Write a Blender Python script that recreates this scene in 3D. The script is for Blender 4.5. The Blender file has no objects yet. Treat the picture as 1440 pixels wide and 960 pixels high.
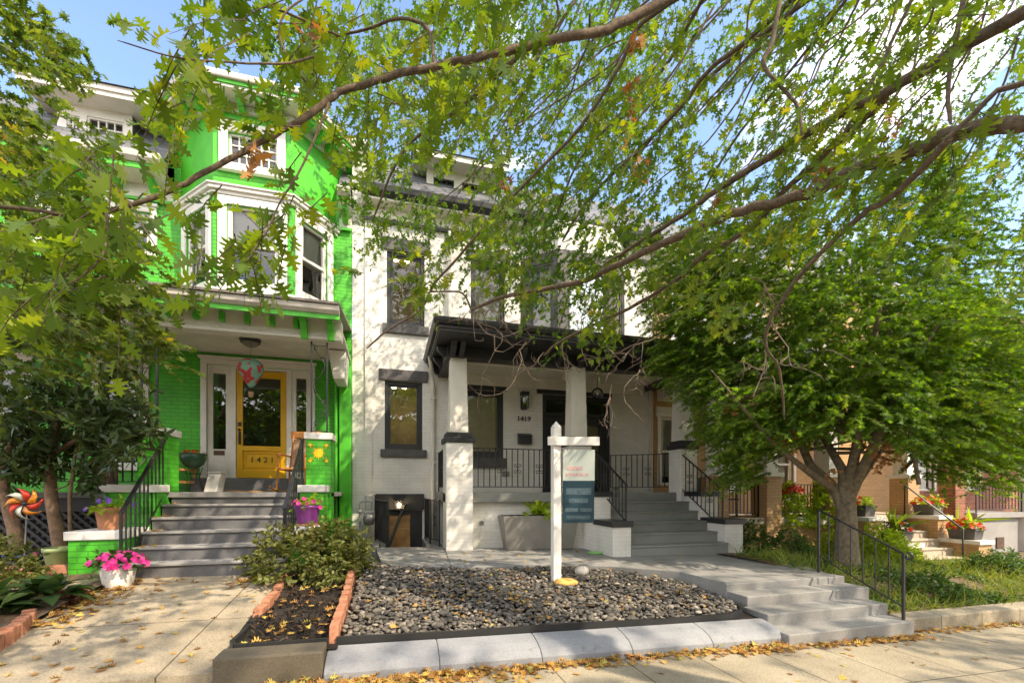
import bpy, math, random
import numpy as np
from mathutils import Vector, Matrix
random.seed(7); rng = np.random.default_rng(11)
SC = bpy.context.scene
COL = SC.collection
R_ = math.radians

# ------------------------------------------------------------------ camera, world, sun, exposure
TH = R_(15.5); CT, ST = math.cos(TH), math.sin(TH); FPX = 620.0; HY = 690.0; CZ = 1.6
cam = bpy.data.cameras.new('camera'); camo = bpy.data.objects.new('camera', cam); COL.objects.link(camo)
camo.location = (0, 0, CZ); camo.rotation_euler = (R_(90), 0, -TH)
cam.sensor_width = 36; cam.lens = FPX/1440*36; cam.shift_y = 210/1440
cam.clip_start = 0.05; cam.clip_end = 1500
SC.camera = camo
SUN = Vector((.47, -.53, .72)).normalized()
SUN_EL = math.asin(SUN.z); SUN_AZ = math.atan2(SUN.x, SUN.y)
w = bpy.data.worlds.new('World'); SC.world = w; w.use_nodes = True
nt = w.node_tree; nt.nodes.clear()
def nn(nt, t, **k):
    n = nt.nodes.new(t)
    for a, b in k.items():
        if a.startswith('in_'): n.inputs[a[3:]].default_value = b
        else: setattr(n, a, b)
    return n
out = nn(nt, 'ShaderNodeOutputWorld'); bg = nn(nt, 'ShaderNodeBackground')
bg.inputs['Strength'].default_value = 0.15
sky = nn(nt, 'ShaderNodeTexSky', sky_type='NISHITA', sun_disc=False)
sky.sun_elevation = SUN_EL; sky.sun_rotation = SUN_AZ; sky.air_density = 1.0; sky.dust_density = 0.6; sky.ozone_density = 2.6
tc = nn(nt, 'ShaderNodeTexCoord')
mp = nn(nt, 'ShaderNodeMapping'); mp.inputs['Scale'].default_value = (2.2, 2.2, 4.2); mp.inputs['Location'].default_value = (1.3, .55, .2)
cn = nn(nt, 'ShaderNodeTexNoise'); cn.inputs['Scale'].default_value = 1.25; cn.inputs['Detail'].default_value = 9; cn.inputs['Roughness'].default_value = .56
cr = nn(nt, 'ShaderNodeValToRGB'); cr.color_ramp.elements[0].position = .485; cr.color_ramp.elements[1].position = .62
cr.color_ramp.elements[0].color = (0, 0, 0, 1); cr.color_ramp.elements[1].color = (1, 1, 1, 1)
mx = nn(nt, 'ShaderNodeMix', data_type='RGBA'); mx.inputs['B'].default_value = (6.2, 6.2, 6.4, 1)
L = nt.links.new
L(tc.outputs['Generated'], mp.inputs['Vector']); L(mp.outputs[0], cn.inputs['Vector']); 
spv = nn(nt, 'ShaderNodeSeparateXYZ'); L(tc.outputs['Generated'], spv.inputs[0])       # extra unseen cloud added behind the camera as whiter, stronger fill on the facades
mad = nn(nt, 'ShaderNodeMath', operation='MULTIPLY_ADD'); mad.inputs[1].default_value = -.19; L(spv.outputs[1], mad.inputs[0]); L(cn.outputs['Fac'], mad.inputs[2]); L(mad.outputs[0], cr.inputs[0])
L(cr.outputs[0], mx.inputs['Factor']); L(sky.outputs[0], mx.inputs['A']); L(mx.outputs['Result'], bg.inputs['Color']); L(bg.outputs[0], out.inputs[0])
sl = bpy.data.lights.new('sun', 'SUN'); sl.energy = 2.3; sl.angle = R_(.55); sl.color = (1, .89, .71)
so = bpy.data.objects.new('sun', sl); COL.objects.link(so); so.rotation_euler = (-SUN).to_track_quat('-Z', 'Y').to_euler(); so.location = (8, -8, 20)
SC.view_settings.view_transform = 'Standard'; SC.view_settings.look = 'None'
SC.view_settings.gamma = 1; SC.view_settings.use_curve_mapping = False
SC.view_settings.exposure = 1.65
SC.view_settings.use_white_balance = True; SC.view_settings.white_balance_temperature = 6950; SC.view_settings.white_balance_tint = 12
SC.cycles.max_bounces = 10; SC.cycles.transparent_max_bounces = 24; SC.cycles.diffuse_bounces = 5; SC.cycles.glossy_bounces = 4
SC.cycles.transmission_bounces = 6
SC.cycles.caustics_reflective = False; SC.cycles.caustics_refractive = False
SC.cycles.sample_clamp_indirect = 6

# ------------------------------------------------------------------ picture measurements turned into metres
def T(px, Y): a = (px-720)/FPX; return Y/(CT - a*ST)
def X(px, Y): a = (px-720)/FPX; return T(px, Y)*(a*CT + ST)
def Z(py, px, Y): return CZ - T(px, Y)*(py-HY)/FPX
def RC(px0, px1, py0, py1, Y):
    m = (px0+px1)/2
    return X(px0, Y), X(px1, Y), Z(py1, m, Y), Z(py0, m, Y)
def PT(px, py, d): a = (px-720)/FPX; return Vector((d*(a*CT+ST), d*(CT-a*ST), CZ - d*(py-HY)/FPX))
def SW(x): return 0.085 - .025*max(-12, min(16, x))           # the street falls gently along the row

# ------------------------------------------------------------------ materials
def newmat(name):
    m = bpy.data.materials.new(name); m.use_nodes = True
    n = m.node_tree; n.nodes.clear()
    o = n.nodes.new('ShaderNodeOutputMaterial'); b = n.nodes.new('ShaderNodeBsdfPrincipled')
    n.links.new(b.outputs[0], o.inputs[0])
    return m, n, b, o
def rgb(c): return (c[0], c[1], c[2], 1)
def ramp(n, stops):
    r = n.nodes.new('ShaderNodeValToRGB'); e = r.color_ramp.elements
    while len(e) < len(stops): e.new(.5)
    for i, (p, c) in enumerate(stops): e[i].position = p; e[i].color = rgb(c)
    return r
def objco(n): return n.nodes.new('ShaderNodeTexCoord').outputs['Object']
def noise(n, vec, scale, detail=5, rough=.55):
    k = n.nodes.new('ShaderNodeTexNoise'); k.inputs['Scale'].default_value = scale; k.inputs['Detail'].default_value = detail; k.inputs['Roughness'].default_value = rough
    n.links.new(vec, k.inputs['Vector']); return k.outputs['Fac']
def bump(n, h, b, strength=.2, dist=.02):
    k = n.nodes.new('ShaderNodeBump'); k.inputs['Strength'].default_value = strength; k.inputs['Distance'].default_value = dist
    n.links.new(h, k.inputs['Height']); n.links.new(k.outputs[0], b.inputs['Normal']); return k
def paint(name, col, rough=.55, var=.16, scale=3.0, bs=.12, bscale=60, metal=0, dirt=None, spec=.5):
    m, n, b, o = newmat(name); v = objco(n)
    f = noise(n, v, scale, 7)
    lo = tuple(c*(1-var) for c in col) if dirt is None else dirt
    r = ramp(n, [(.3, lo), (.62, tuple(min(1, c*(1+var*.45)) for c in col))])
    n.links.new(f, r.inputs[0]); n.links.new(r.outputs[0], b.inputs['Base Color'])
    b.inputs['Roughness'].default_value = rough; b.inputs['Metallic'].default_value = metal; b.inputs['Specular IOR Level'].default_value = spec
    if bs: bump(n, noise(n, v, bscale, 4), b, bs, .01)
    return m
def brick(name, col, mortar, var=.12, rough=.7, bw=.215, bh=.072, mo=.009, bs=.5, stain=.15, paintcover=False):
    m, n, b, o = newmat(name); v = objco(n)
    sp = n.nodes.new('ShaderNodeSeparateXYZ'); n.links.new(v, sp.inputs[0])
    ad = n.nodes.new('ShaderNodeMath'); ad.operation = 'ADD'; n.links.new(sp.outputs[0], ad.inputs[0]); n.links.new(sp.outputs[1], ad.inputs[1])
    cb = n.nodes.new('ShaderNodeCombineXYZ'); n.links.new(ad.outputs[0], cb.inputs[0]); n.links.new(sp.outputs[2], cb.inputs[1])
    t = n.nodes.new('ShaderNodeTexBrick'); n.links.new(cb.outputs[0], t.inputs['Vector'])
    t.inputs['Scale'].default_value = 1; t.inputs['Brick Width'].default_value = bw; t.inputs['Row Height'].default_value = bh
    t.inputs['Mortar Size'].default_value = mo; t.inputs['Mortar Smooth'].default_value = .45
    t.inputs['Color1'].default_value = rgb(tuple(c*(1-var) for c in col)); t.inputs['Color2'].default_value = rgb(tuple(min(1, c*(1+var)) for c in col)); t.inputs['Mortar'].default_value = rgb(mortar)
    mxn = n.nodes.new('ShaderNodeMix'); mxn.data_type = 'RGBA'; mxn.blend_type = 'MULTIPLY'; mxn.inputs['Factor'].default_value = 1
    r = ramp(n, [(.3, (1-stain*2,)*3), (.6, (1, 1, 1))]); n.links.new(noise(n, v, 1.7, 8, .65), r.inputs[0])
    n.links.new(t.outputs['Color'], mxn.inputs['A']); n.links.new(r.outputs[0], mxn.inputs['B']); n.links.new(mxn.outputs['Result'], b.inputs['Base Color'])
    b.inputs['Roughness'].default_value = rough
    inv = n.nodes.new('ShaderNodeMath'); inv.operation = 'SUBTRACT'; inv.inputs[0].default_value = 1; n.links.new(t.outputs['Fac'], inv.inputs[1])
    a2 = n.nodes.new('ShaderNodeMath'); a2.operation = 'MULTIPLY_ADD'; a2.inputs[1].default_value = .5
    n.links.new(noise(n, v, 45, 4), a2.inputs[0]); n.links.new(inv.outputs[0], a2.inputs[2])
    bump(n, a2.outputs[0], b, bs, .008); return m
def concrete(name, c1, c2, grain=.16, joints=None, rough=.85, spots=True):
    m, n, b, o = newmat(name); v = objco(n)
    r = ramp(n, [(.28, c1), (.66, c2)]); n.links.new(noise(n, v, 1.1, 9, .66), r.inputs[0])
    g = ramp(n, [(.3, (1-grain*1.6,)*3), (.6, (1, 1, 1))]); n.links.new(noise(n, v, 70, 3, .7), g.inputs[0])
    mm = n.nodes.new('ShaderNodeMix'); mm.data_type = 'RGBA'; mm.blend_type = 'MULTIPLY'; mm.inputs['Factor'].default_value = 1
    n.links.new(r.outputs[0], mm.inputs['A']); n.links.new(g.outputs[0], mm.inputs['B']); colr = mm.outputs['Result']
    h = noise(n, v, 90, 3)
    if spots:
        s = ramp(n, [(.60, (1, 1, 1)), (.70, (.55, .52, .48))]); n.links.new(noise(n, v, 9, 6, .7), s.inputs[0])
        m3 = n.nodes.new('ShaderNodeMix'); m3.data_type = 'RGBA'; m3.blend_type = 'MULTIPLY'; m3.inputs['Factor'].default_value = .6
        n.links.new(colr, m3.inputs['A']); n.links.new(s.outputs[0], m3.inputs['B']); colr = m3.outputs['Result']
    if joints:
        bw, bh, ox, oy = joints
        mpn = n.nodes.new('ShaderNodeMapping'); mpn.inputs['Location'].default_value = (ox, oy, 0); n.links.new(v, mpn.inputs[0])
        t = n.nodes.new('ShaderNodeTexBrick'); t.offset = 0; n.links.new(mpn.outputs[0], t.inputs['Vector']); t.inputs['Scale'].default_value = 1
        t.inputs['Brick Width'].default_value = bw; t.inputs['Row Height'].default_value = bh; t.inputs['Mortar Size'].default_value = .007; t.inputs['Mortar Smooth'].default_value = .3
        t.inputs['Color1'].default_value = (.94, .94, .94, 1); t.inputs['Color2'].default_value = (1, 1, 1, 1); t.inputs['Mortar'].default_value = (.30, .27, .22, 1)
        m2 = n.nodes.new('ShaderNodeMix'); m2.data_type = 'RGBA'; m2.blend_type = 'MULTIPLY'; m2.inputs['Factor'].default_value = 1
        n.links.new(colr, m2.inputs['A']); n.links.new(t.outputs['Color'], m2.inputs['B']); colr = m2.outputs['Result']
        iv = n.nodes.new('ShaderNodeMath'); iv.operation = 'MULTIPLY_ADD'; iv.inputs[1].default_value = -1.5; n.links.new(t.outputs['Fac'], iv.inputs[0]); n.links.new(h, iv.inputs[2]); h = iv.outputs[0]
    n.links.new(colr, b.inputs['Base Color']); b.inputs['Roughness'].default_value = rough; bump(n, h, b, .3, .006); return m
def leafmat(name, stops, trans=.45, tcol=None, rough=.55, clump=True):
    m, n, b, o = newmat(name)
    g = n.nodes.new('ShaderNodeNewGeometry')
    r = ramp(n, stops)
    if clump:
        v = objco(n); a = n.nodes.new('ShaderNodeMath'); a.operation = 'MULTIPLY_ADD'; a.inputs[1].default_value = .55
        n.links.new(g.outputs['Random Per Island'], a.inputs[0])
        a3 = n.nodes.new('ShaderNodeMath'); a3.operation = 'MULTIPLY_ADD'; a3.inputs[1].default_value = 1.1; a3.inputs[2].default_value = -.32
        n.links.new(noise(n, v, 1.3, 2), a3.inputs[0]); n.links.new(a3.outputs[0], a.inputs[2]); n.links.new(a.outputs[0], r.inputs[0])
    else: n.links.new(g.outputs['Random Per Island'], r.inputs[0])
    n.links.new(r.outputs[0], b.inputs['Base Color']); b.inputs['Roughness'].default_value = rough; b.inputs['Specular IOR Level'].default_value = .4
    tr = n.nodes.new('ShaderNodeBsdfTranslucent'); h = n.nodes.new('ShaderNodeMix'); h.data_type = 'RGBA'; h.blend_type = 'MULTIPLY'; h.inputs['Factor'].default_value = 1
    h.inputs['B'].default_value = rgb(tcol or (2.2, 2.0, .7)); n.links.new(r.outputs[0], h.inputs['A']); n.links.new(h.outputs['Result'], tr.inputs['Color'])
    ms = n.nodes.new('ShaderNodeMixShader'); ms.inputs[0].default_value = trans
    n.links.new(b.outputs[0], ms.inputs[1]); n.links.new(tr.outputs[0], ms.inputs[2]); n.links.new(ms.outputs[0], o.inputs[0]); return m
def glassmat(name, tint=(.85, .88, .85), refl=.22, wav=.03):
    m, n, b, o = newmat(name); n.nodes.remove(b)
    t = n.nodes.new('ShaderNodeBsdfTransparent'); t.inputs[0].default_value = rgb(tint)
    g = n.nodes.new('ShaderNodeBsdfGlossy'); g.inputs['Roughness'].default_value = .015; g.inputs['Color'].default_value = (.95, .97, 1, 1)
    bp = n.nodes.new('ShaderNodeBump'); bp.inputs['Strength'].default_value = wav; bp.inputs['Distance'].default_value = .05
    n.links.new(noise(n, objco(n), 2.5, 2), bp.inputs['Height']); n.links.new(bp.outputs[0], g.inputs['Normal'])
    lw = n.nodes.new('ShaderNodeFresnel'); lw.inputs[0].default_value = 1.5
    a = n.nodes.new('ShaderNodeMath'); a.operation = 'ADD'; a.inputs[1].default_value = refl; a.use_clamp = True; n.links.new(lw.outputs[0], a.inputs[0])
    ms = n.nodes.new('ShaderNodeMixShader'); n.links.new(a.outputs[0], ms.inputs[0]); n.links.new(t.outputs[0], ms.inputs[1]); n.links.new(g.outputs[0], ms.inputs[2]); n.links.new(ms.outputs[0], o.inputs[0]); return m
def lampmat(name, col, s):
    m, n, b, o = newmat(name); b.inputs['Base Color'].default_value = rgb(col); b.inputs['Emission Color'].default_value = rgb(col); b.inputs['Emission Strength'].default_value = s; return m
def bark(name, c1, c2, scale=14):
    m, n, b, o = newmat(name); v = objco(n)
    r = ramp(n, [(.3, c1), (.7, c2)]); f = noise(n, v, scale, 8, .7); n.links.new(f, r.inputs[0]); n.links.new(r.outputs[0], b.inputs['Base Color']); b.inputs['Roughness'].default_value = .9
    bump(n, noise(n, v, scale*3, 6, .7), b, .6, .012); return m
M = {}
M['green'] = brick('green_painted_brick', (.070, .48, .026), (.048, .34, .018), .09, .55, stain=.17, bs=.4)
M['greenp'] = paint('green_paint', (.070, .48, .026), .45, .15)
M['white_brick'] = brick('white_painted_brick', (.80, .77, .71), (.72, .69, .62), .03, .6, mo=.007, stain=.09, bs=.32)
M['cream'] = paint('cream_paint', (.74, .70, .62), .5, .10)
M['white'] = paint('white_paint', (.80, .77, .72), .45, .12)
M['soffit'] = paint('white_soffit_paint', (.72, .68, .62), .6, .12)
M['black'] = paint('charcoal_paint', (.030, .030, .032), .42, .25)
M['charstone'] = paint('charcoal_painted_stone', (.085, .08, .078), .6, .35, 9, .5, 30)
M['iron'] = paint('black_iron', (.018, .018, .02), .35, .2, spec=.6)
M['grey_step'] = concrete('grey_painted_steps', (.085, .085, .09), (.18, .176, .18), .16)
M['grey_step2'] = concrete('grey_green_painted_steps', (.20, .205, .19), (.27, .275, .255), .08)
M['tread'] = concrete('worn_grey_tread', (.20, .195, .195), (.38, .365, .35), .14)
M['patio'] = concrete('pale_patio_concrete', (.17, .165, .155), (.36, .35, .335), .18)
M['sidewalk'] = concrete('tan_sidewalk_concrete', (.27, .225, .155), (.47, .40, .285), .26, (.73, .98, .09, .24))
M['path'] = concrete('tan_path_concrete', (.26, .21, .135), (.47, .39, .275), .28, (1.45, 1.3, .2, .3))
M['kerb'] = concrete('grey_blue_kerb_concrete', (.19, .195, .21), (.31, .315, .33), .14)
M['brownblock'] = concrete('brown_concrete', (.085, .07, .048), (.14, .115, .08), .2)
M['tanconc'] = concrete('pinkish_step_concrete', (.46, .38, .30), (.60, .51, .42), .1)
M['asphalt'] = concrete('asphalt', (.04, .04, .042), (.06, .06, .06), .3)
M['soil'] = concrete('dark_mulch', (.010, .007, .005), (.045, .030, .020), .8, spots=False)
M['earth'] = concrete('brown_earth', (.13, .085, .05), (.24, .16, .095), .5)
M['rubber'] = paint('black_edging', (.02, .02, .02), .5, .2)
M['yellow'] = paint('yellow_door_paint', (.76, .42, .015), .35, .10)
M['yellowp'] = paint('yellow_mural_paint', (.83, .52, .01), .6, .1)
M['glass'] = glassmat('window_glass', (.85, .86, .84), .05)
M['glass_refl'] = glassmat('reflecting_window_glass', (.7, .71, .7), .20, .06)
M['glass_dark'] = glassmat('dark_door_glass', (.45, .45, .45), .12)
M['glass_mirror'] = glassmat('sky_reflecting_glass', (.6, .65, .7), .55)
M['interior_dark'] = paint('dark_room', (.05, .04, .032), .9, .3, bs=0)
M['interior_warm'] = paint('warm_room', (.50, .42, .30), .9, .2, bs=0)
M['blind'] = paint('tan_roller_blind', (.66, .57, .40), .8, .12, 8)
M['shade'] = paint('pale_roller_blind', (.62, .60, .53), .8, .1)
M['bulb'] = lampmat('warm_bulb', (1, .72, .35), 12)
M['downlight'] = lampmat('recessed_downlight', (1, .78, .5), 16)
M['slate'] = brick('grey_slate', (.16, .165, .18), (.06, .06, .065), .25, .7, .25, .13, .006, .6, .2)
M['roofmetal'] = paint('brown_metal_roof', (.20, .165, .14), .5, .25)
M['gutter'] = paint('pale_gutter_paint', (.55, .50, .44), .5, .15)
M['wood'] = paint('golden_timber', (.52, .28, .10), .5, .4, 5)
M['wooddark'] = paint('dark_weathered_timber', (.10, .055, .028), .6, .4, 6)
M['woodorange'] = paint('orange_varnished_timber', (.55, .22, .05), .35, .25, 6)
M['lattice'] = paint('dark_grey_lattice_paint', (.045, .045, .05), .6, .2)
M['terracotta'] = paint('terracotta', (.45, .20, .10), .8, .25, 8)
M['brickred'] = paint('red_edging_brick', (.40, .17, .095), .85, .4, 14, .4, 40)
M['purple'] = paint('purple_glaze', (.20, .035, .21), .35, .15)
M['blueglaze'] = paint('cobalt_glaze', (.02, .04, .22), .2, .3, 25)
M['potgreen'] = paint('pale_green_plastic', (.33, .40, .17), .5, .12)
M['potwhite'] = paint('cream_plastic', (.72, .68, .60), .5, .12)
M['planter'] = paint('taupe_planter', (.24, .225, .20), .6, .12)
M['planter_dark'] = paint('dark_planter', (.10, .09, .085), .6, .2)
M['tan'] = brick('tan_painted_brick', (.56, .34, .155), (.42, .25, .11), .07, .65, stain=.08)
M['tanp'] = paint('tan_stucco', (.60, .40, .23), .7, .1)
M['redbrick'] = brick('red_brick', (.34, .11, .055), (.30, .24, .18), .25, .8)
M['greystucco'] = concrete('grey_stucco', (.27, .26, .25), (.40, .385, .36), .15)
M['metal'] = paint('galvanised_metal', (.30, .30, .29), .4, .25, metal=.6)
M['meter'] = paint('grey_meter_paint', (.34, .34, .33), .5, .2)
M['signwhite'] = paint('sign_panel_white', (.50, .55, .50), .35, .05, bs=0)
M['signteal'] = paint('sign_panel_teal', (.020, .050, .068), .35, .3, 6, bs=0)
M['signline'] = paint('sign_panel_faded_lines', (.075, .12, .14), .4, .35, 30, bs=0)
M['signred'] = paint('sign_panel_faded_red', (.55, .38, .36), .4, .3, 30, bs=0)
M['sand'] = paint('orange_sand', (.62, .36, .10), .95, .3, 20, .6, 60)
M['stone'] = paint('white_stone', (.48, .45, .40), .8, .2, 12, .5)
M['limepl'] = paint('lime_plastic', (.25, .60, .16), .4, .1)
M['mat'] = paint('coir_doormat', (.36, .19, .06), .95, .4, 40, .8, 90)
M['cushion'] = paint('tan_cushion_cloth', (.40, .24, .14), .9, .3, 10)
M['bark_oak'] = bark('oak_bark', (.05, .033, .022), (.23, .16, .105), 30)
M['bark_maple'] = bark('maple_bark', (.085, .065, .042), (.30, .235, .16), 16)
M['bark_red'] = bark('shrub_bark', (.14, .085, .05), (.33, .21, .13), 12)
M['twig'] = bark('pale_twig_bark', (.16, .11, .08), (.30, .23, .18), 20)
M['oakleaf'] = leafmat('oak_leaves', [(.0, (.062, .118, .018)), (.35, (.10, .175, .023)), (.7, (.165, .235, .026)), (.93, (.28, .29, .03)), (1, (.40, .24, .03))], .5, (2.0, 1.8, .45))
M['oakfar'] = leafmat('small_oak_leaves', [(.0, (.045, .11, .018)), (.5, (.08, .165, .023)), (1, (.16, .245, .03))], .48, (1.8, 1.75, .45))
M['mapleleaf'] = leafmat('maple_leaves', [(.0, (.04, .11, .014)), (.35, (.085, .18, .018)), (.7, (.16, .26, .022)), (.97, (.24, .31, .028)), (1, (.45, .20, .03))], .5, (2.0, 2.0, .5))
M['acerleaf'] = leafmat('acer_leaves', [(.0, (.032, .072, .016)), (.5, (.07, .122, .02)), (.88, (.155, .195, .028)), (1, (.36, .25, .03))], .45)
M['rhodo'] = leafmat('dark_evergreen_leaves', [(.0, (.03, .058, .02)), (.6, (.065, .105, .032)), (1, (.13, .17, .06))], .18, None, .3)
M['olive'] = leafmat('olive_shrub_leaves', [(.0, (.06, .075, .02)), (.5, (.13, .15, .035)), (.85, (.22, .22, .06)), (1, (.32, .28, .10))], .3)
M['lime'] = leafmat('lime_shrub_leaves', [(.0, (.16, .27, .02)), (.6, (.30, .42, .03)), (1, (.44, .52, .05))], .4)
M['midgreen'] = leafmat('mid_green_leaves', [(.0, (.03, .075, .018)), (.6, (.07, .14, .028)), (1, (.14, .22, .045))], .3)
M['hosta'] = leafmat('hosta_leaves', [(.0, (.035, .075, .025)), (.6, (.06, .12, .04)), (1, (.11, .17, .055))], .2, None, .35, False)
M['grass'] = leafmat('grass_blades', [(.0, (.10, .17, .025)), (.5, (.19, .26, .04)), (.85, (.33, .34, .07)), (1, (.44, .36, .13))], .3)
M['deadleaf'] = leafmat('fallen_dead_leaves', [(.0, (.20, .095, .03)), (.4, (.42, .22, .06)), (.75, (.60, .36, .09)), (.93, (.55, .42, .09)), (1, (.28, .30, .06))], .15, (1.3, 1.1, .7), .7, False)
M['redleaf'] = leafmat('russet_leaves', [(.0, (.26, .11, .035)), (1, (.46, .25, .08))], .35, (1.5, 1.1, .6), .6, False)
M['pinkpetal'] = leafmat('magenta_petals', [(.0, (.62, .02, .22)), (1, (.80, .06, .36))], .3, (1.2, 1, 1), .5, False)
M['redpetal'] = leafmat('red_petals', [(.0, (.60, .02, .01)), (.8, (.75, .06, .02)), (1, (.80, .30, .02))], .25, (1.2, 1, 1), .5, False)
M['violet'] = leafmat('violet_petals', [(.0, (.16, .06, .45)), (1, (.26, .10, .60))], .25, (1.2, 1, 1), .5, False)
M['mulch'] = leafmat('bark_mulch_chips', [(.0, (.008, .006, .004)), (.6, (.03, .02, .013)), (1, (.085, .055, .035))], .0, None, .9, False)
def pebmat():
    m, n, b, o = newmat('grey_river_pebbles'); g = n.nodes.new('ShaderNodeNewGeometry')
    r = ramp(n, [(.0, (.060, .052, .044)), (.45, (.105, .092, .077)), (.8, (.165, .142, .114)), (.95, (.26, .22, .175)), (1, (.42, .37, .30))])
    n.links.new(g.outputs['Random Per Island'], r.inputs[0]); n.links.new(r.outputs[0], b.inputs['Base Color']); b.inputs['Roughness'].default_value = .75
    bump(n, noise(n, objco(n), 60, 4), b, .25, .01); return m
M['pebble'] = pebmat()

# ------------------------------------------------------------------ object and mesh helpers
def empty(name, loc, label, cat, group=None):
    o = bpy.data.objects.new(name, None); COL.objects.link(o); o.location = loc; o.empty_display_size = .2
    o['label'] = label; o['category'] = cat
    if group: o['group'] = group
    return o
def rootloc(o):
    v = Vector((0, 0, 0))
    while o is not None: v = v + Vector(o.location); o = o.parent
    return v
def tag(o, label=None, cat=None, group=None, kind=None):
    if label: o['label'] = label
    if cat: o['category'] = cat
    if group: o['group'] = group
    if kind: o['kind'] = kind
    return o
def place(o, parent):
    COL.objects.link(o)
    if parent is not None:
        o.parent = parent; o.location = -rootloc(parent)
    return o
class F:                                   # a wall's own frame: a along the wall, b out of the wall, z up
    def __init__(s, O, u, n=None):
        s.O = Vector((O[0], O[1], 0)); s.u = Vector((u[0], u[1], 0)).normalized()
        s.n = Vector((s.u.y, -s.u.x, 0)) if n is None else Vector((n[0], n[1], 0)).normalized()
    def p(s, a, b, z): return s.O + s.u*a + s.n*b + Vector((0, 0, z))
def FY(Y): return F((0, Y), (1, 0))
class MB:
    def __init__(s): s.v = []; s.f = []; s.sm = set()
    def add(s, vs, fs, smooth=False):
        k = len(s.v); s.v += [tuple(v) for v in vs]
        for f in fs:
            if smooth: s.sm.add(len(s.f))
            s.f.append(tuple(i+k for i in f))
        return s
    def hexa(s, c): return s.add(c, [(0, 3, 2, 1), (4, 5, 6, 7), (0, 1, 5, 4), (1, 2, 6, 5), (2, 3, 7, 6), (3, 0, 4, 7)])
    def box(s, x0, x1, y0, y1, z0, z1):
        return s.hexa([(x0, y0, z0), (x1, y0, z0), (x1, y1, z0), (x0, y1, z0), (x0, y0, z1), (x1, y0, z1), (x1, y1, z1), (x0, y1, z1)])
    def fbox(s, fr, a0, a1, b0, b1, z0, z1):
        p = fr.p; return s.hexa([p(a0, b1, z0), p(a1, b1, z0), p(a1, b0, z0), p(a0, b0, z0), p(a0, b1, z1), p(a1, b1, z1), p(a1, b0, z1), p(a0, b0, z1)])
    def taper(s, x0, x1, y0, y1, z0, z1, t):
        return s.hexa([(x0, y0, z0), (x1, y0, z0), (x1, y1, z0), (x0, y1, z0), (x0+t, y0+t, z1), (x1-t, y0+t, z1), (x1-t, y1-t, z1), (x0+t, y1-t, z1)])
    def quad(s, *p): return s.add(p, [tuple(range(len(p)))])
    def slab(s, poly, z0, z1):             # poly: (x, y) or (x, y, dz) counter-clockwise
        n = len(poly); d = [(q[2] if len(q) > 2 else 0) for q in poly]
        vs = [(q[0], q[1], z0+d[i]) for i, q in enumerate(poly)] + [(q[0], q[1], z1+d[i]) for i, q in enumerate(poly)]
        return s.add(vs, [tuple(range(n-1, -1, -1)), tuple(range(n, 2*n))] + [(i, (i+1) % n, n+(i+1) % n, n+i) for i in range(n)])
    def prof(s, fr, pts, a0, a1):          # profile (b, z) swept along a wall
        n = len(pts); vs = [fr.p(a0, b, z) for b, z in pts] + [fr.p(a1, b, z) for b, z in pts]
        return s.add(vs, [tuple(range(n)), tuple(range(2*n-1, n-1, -1))] + [(i, n+i, n+(i+1) % n, (i+1) % n) for i in range(n)])
    def prof_a(s, fr, pts, b0, b1):        # profile (a, z) given thickness out of the wall
        n = len(pts); vs = [fr.p(a, b0, z) for a, z in pts] + [fr.p(a, b1, z) for a, z in pts]
        return s.add(vs, [tuple(range(n-1, -1, -1)), tuple(range(n, 2*n))] + [(i, (i+1) % n, n+(i+1) % n, n+i) for i in range(n)])
    def tube(s, pts, r, n=6, cap=True):
        pts = [Vector(p) for p in pts]; m = len(pts); rr = r if isinstance(r, (list, tuple)) else [r]*m
        vs = []; fs = []; prev = None
        for i in range(m):
            d = (pts[min(i+1, m-1)] - pts[max(i-1, 0)])
            d = d.normalized() if d.length > 1e-9 else Vector((0, 0, 1))
            if prev is None:
                ref = Vector((0, 0, 1)) if abs(d.z) < .9 else Vector((1, 0, 0)); e1 = d.cross(ref).normalized()
            else:
                e1 = prev - d*prev.dot(d); e1 = e1.normalized() if e1.length > 1e-6 else d.orthogonal().normalized()
            prev = e1; e2 = d.cross(e1)
            for k in range(n):
                a = 2*math.pi*k/n; vs.append(pts[i] + (e1*math.cos(a) + e2*math.sin(a))*rr[i])
        for i in range(m-1):
            for k in range(n):
                fs.append((i*n+k, i*n+(k+1) % n, (i+1)*n+(k+1) % n, (i+1)*n+k))
        s.add(vs, fs, True)
        if cap: s.add(vs[:n], [tuple(range(n-1, -1, -1))]); s.add(vs[-n:], [tuple(range(n))])
        return s
    def bar(s, p, q, w, h=None):           # square bar
        p, q = Vector(p), Vector(q); h = h or w; d = (q-p).normalized()
        ref = Vector((0, 0, 1)) if abs(d.z) < .95 else Vector((0, 1, 0))
        e1 = d.cross(ref).normalized()*(w/2); e2 = e1.cross(d).normalized()*(h/2)
        return s.hexa([p-e1-e2, p+e1-e2, p+e1+e2, p-e1+e2, q-e1-e2, q+e1-e2, q+e1+e2, q-e1+e2])
    def lathe(s, prof, c, n=20, smooth=True):
        vs = []; fs = []
        for r, z in prof:
            for k in range(n):
                a = 2*math.pi*k/n; vs.append((c[0]+r*math.cos(a), c[1]+r*math.sin(a), c[2]+z))
        for i in range(len(prof)-1):
            for k in range(n): fs.append((i*n+k, i*n+(k+1) % n, (i+1)*n+(k+1) % n, (i+1)*n+k))
        s.add(vs, fs, smooth)
        if prof[0][0] > 1e-6: s.add(vs[:n], [tuple(range(n-1, -1, -1))])
        if prof[-1][0] > 1e-6: s.add(vs[-n:], [tuple(range(n))])
        return s
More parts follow.
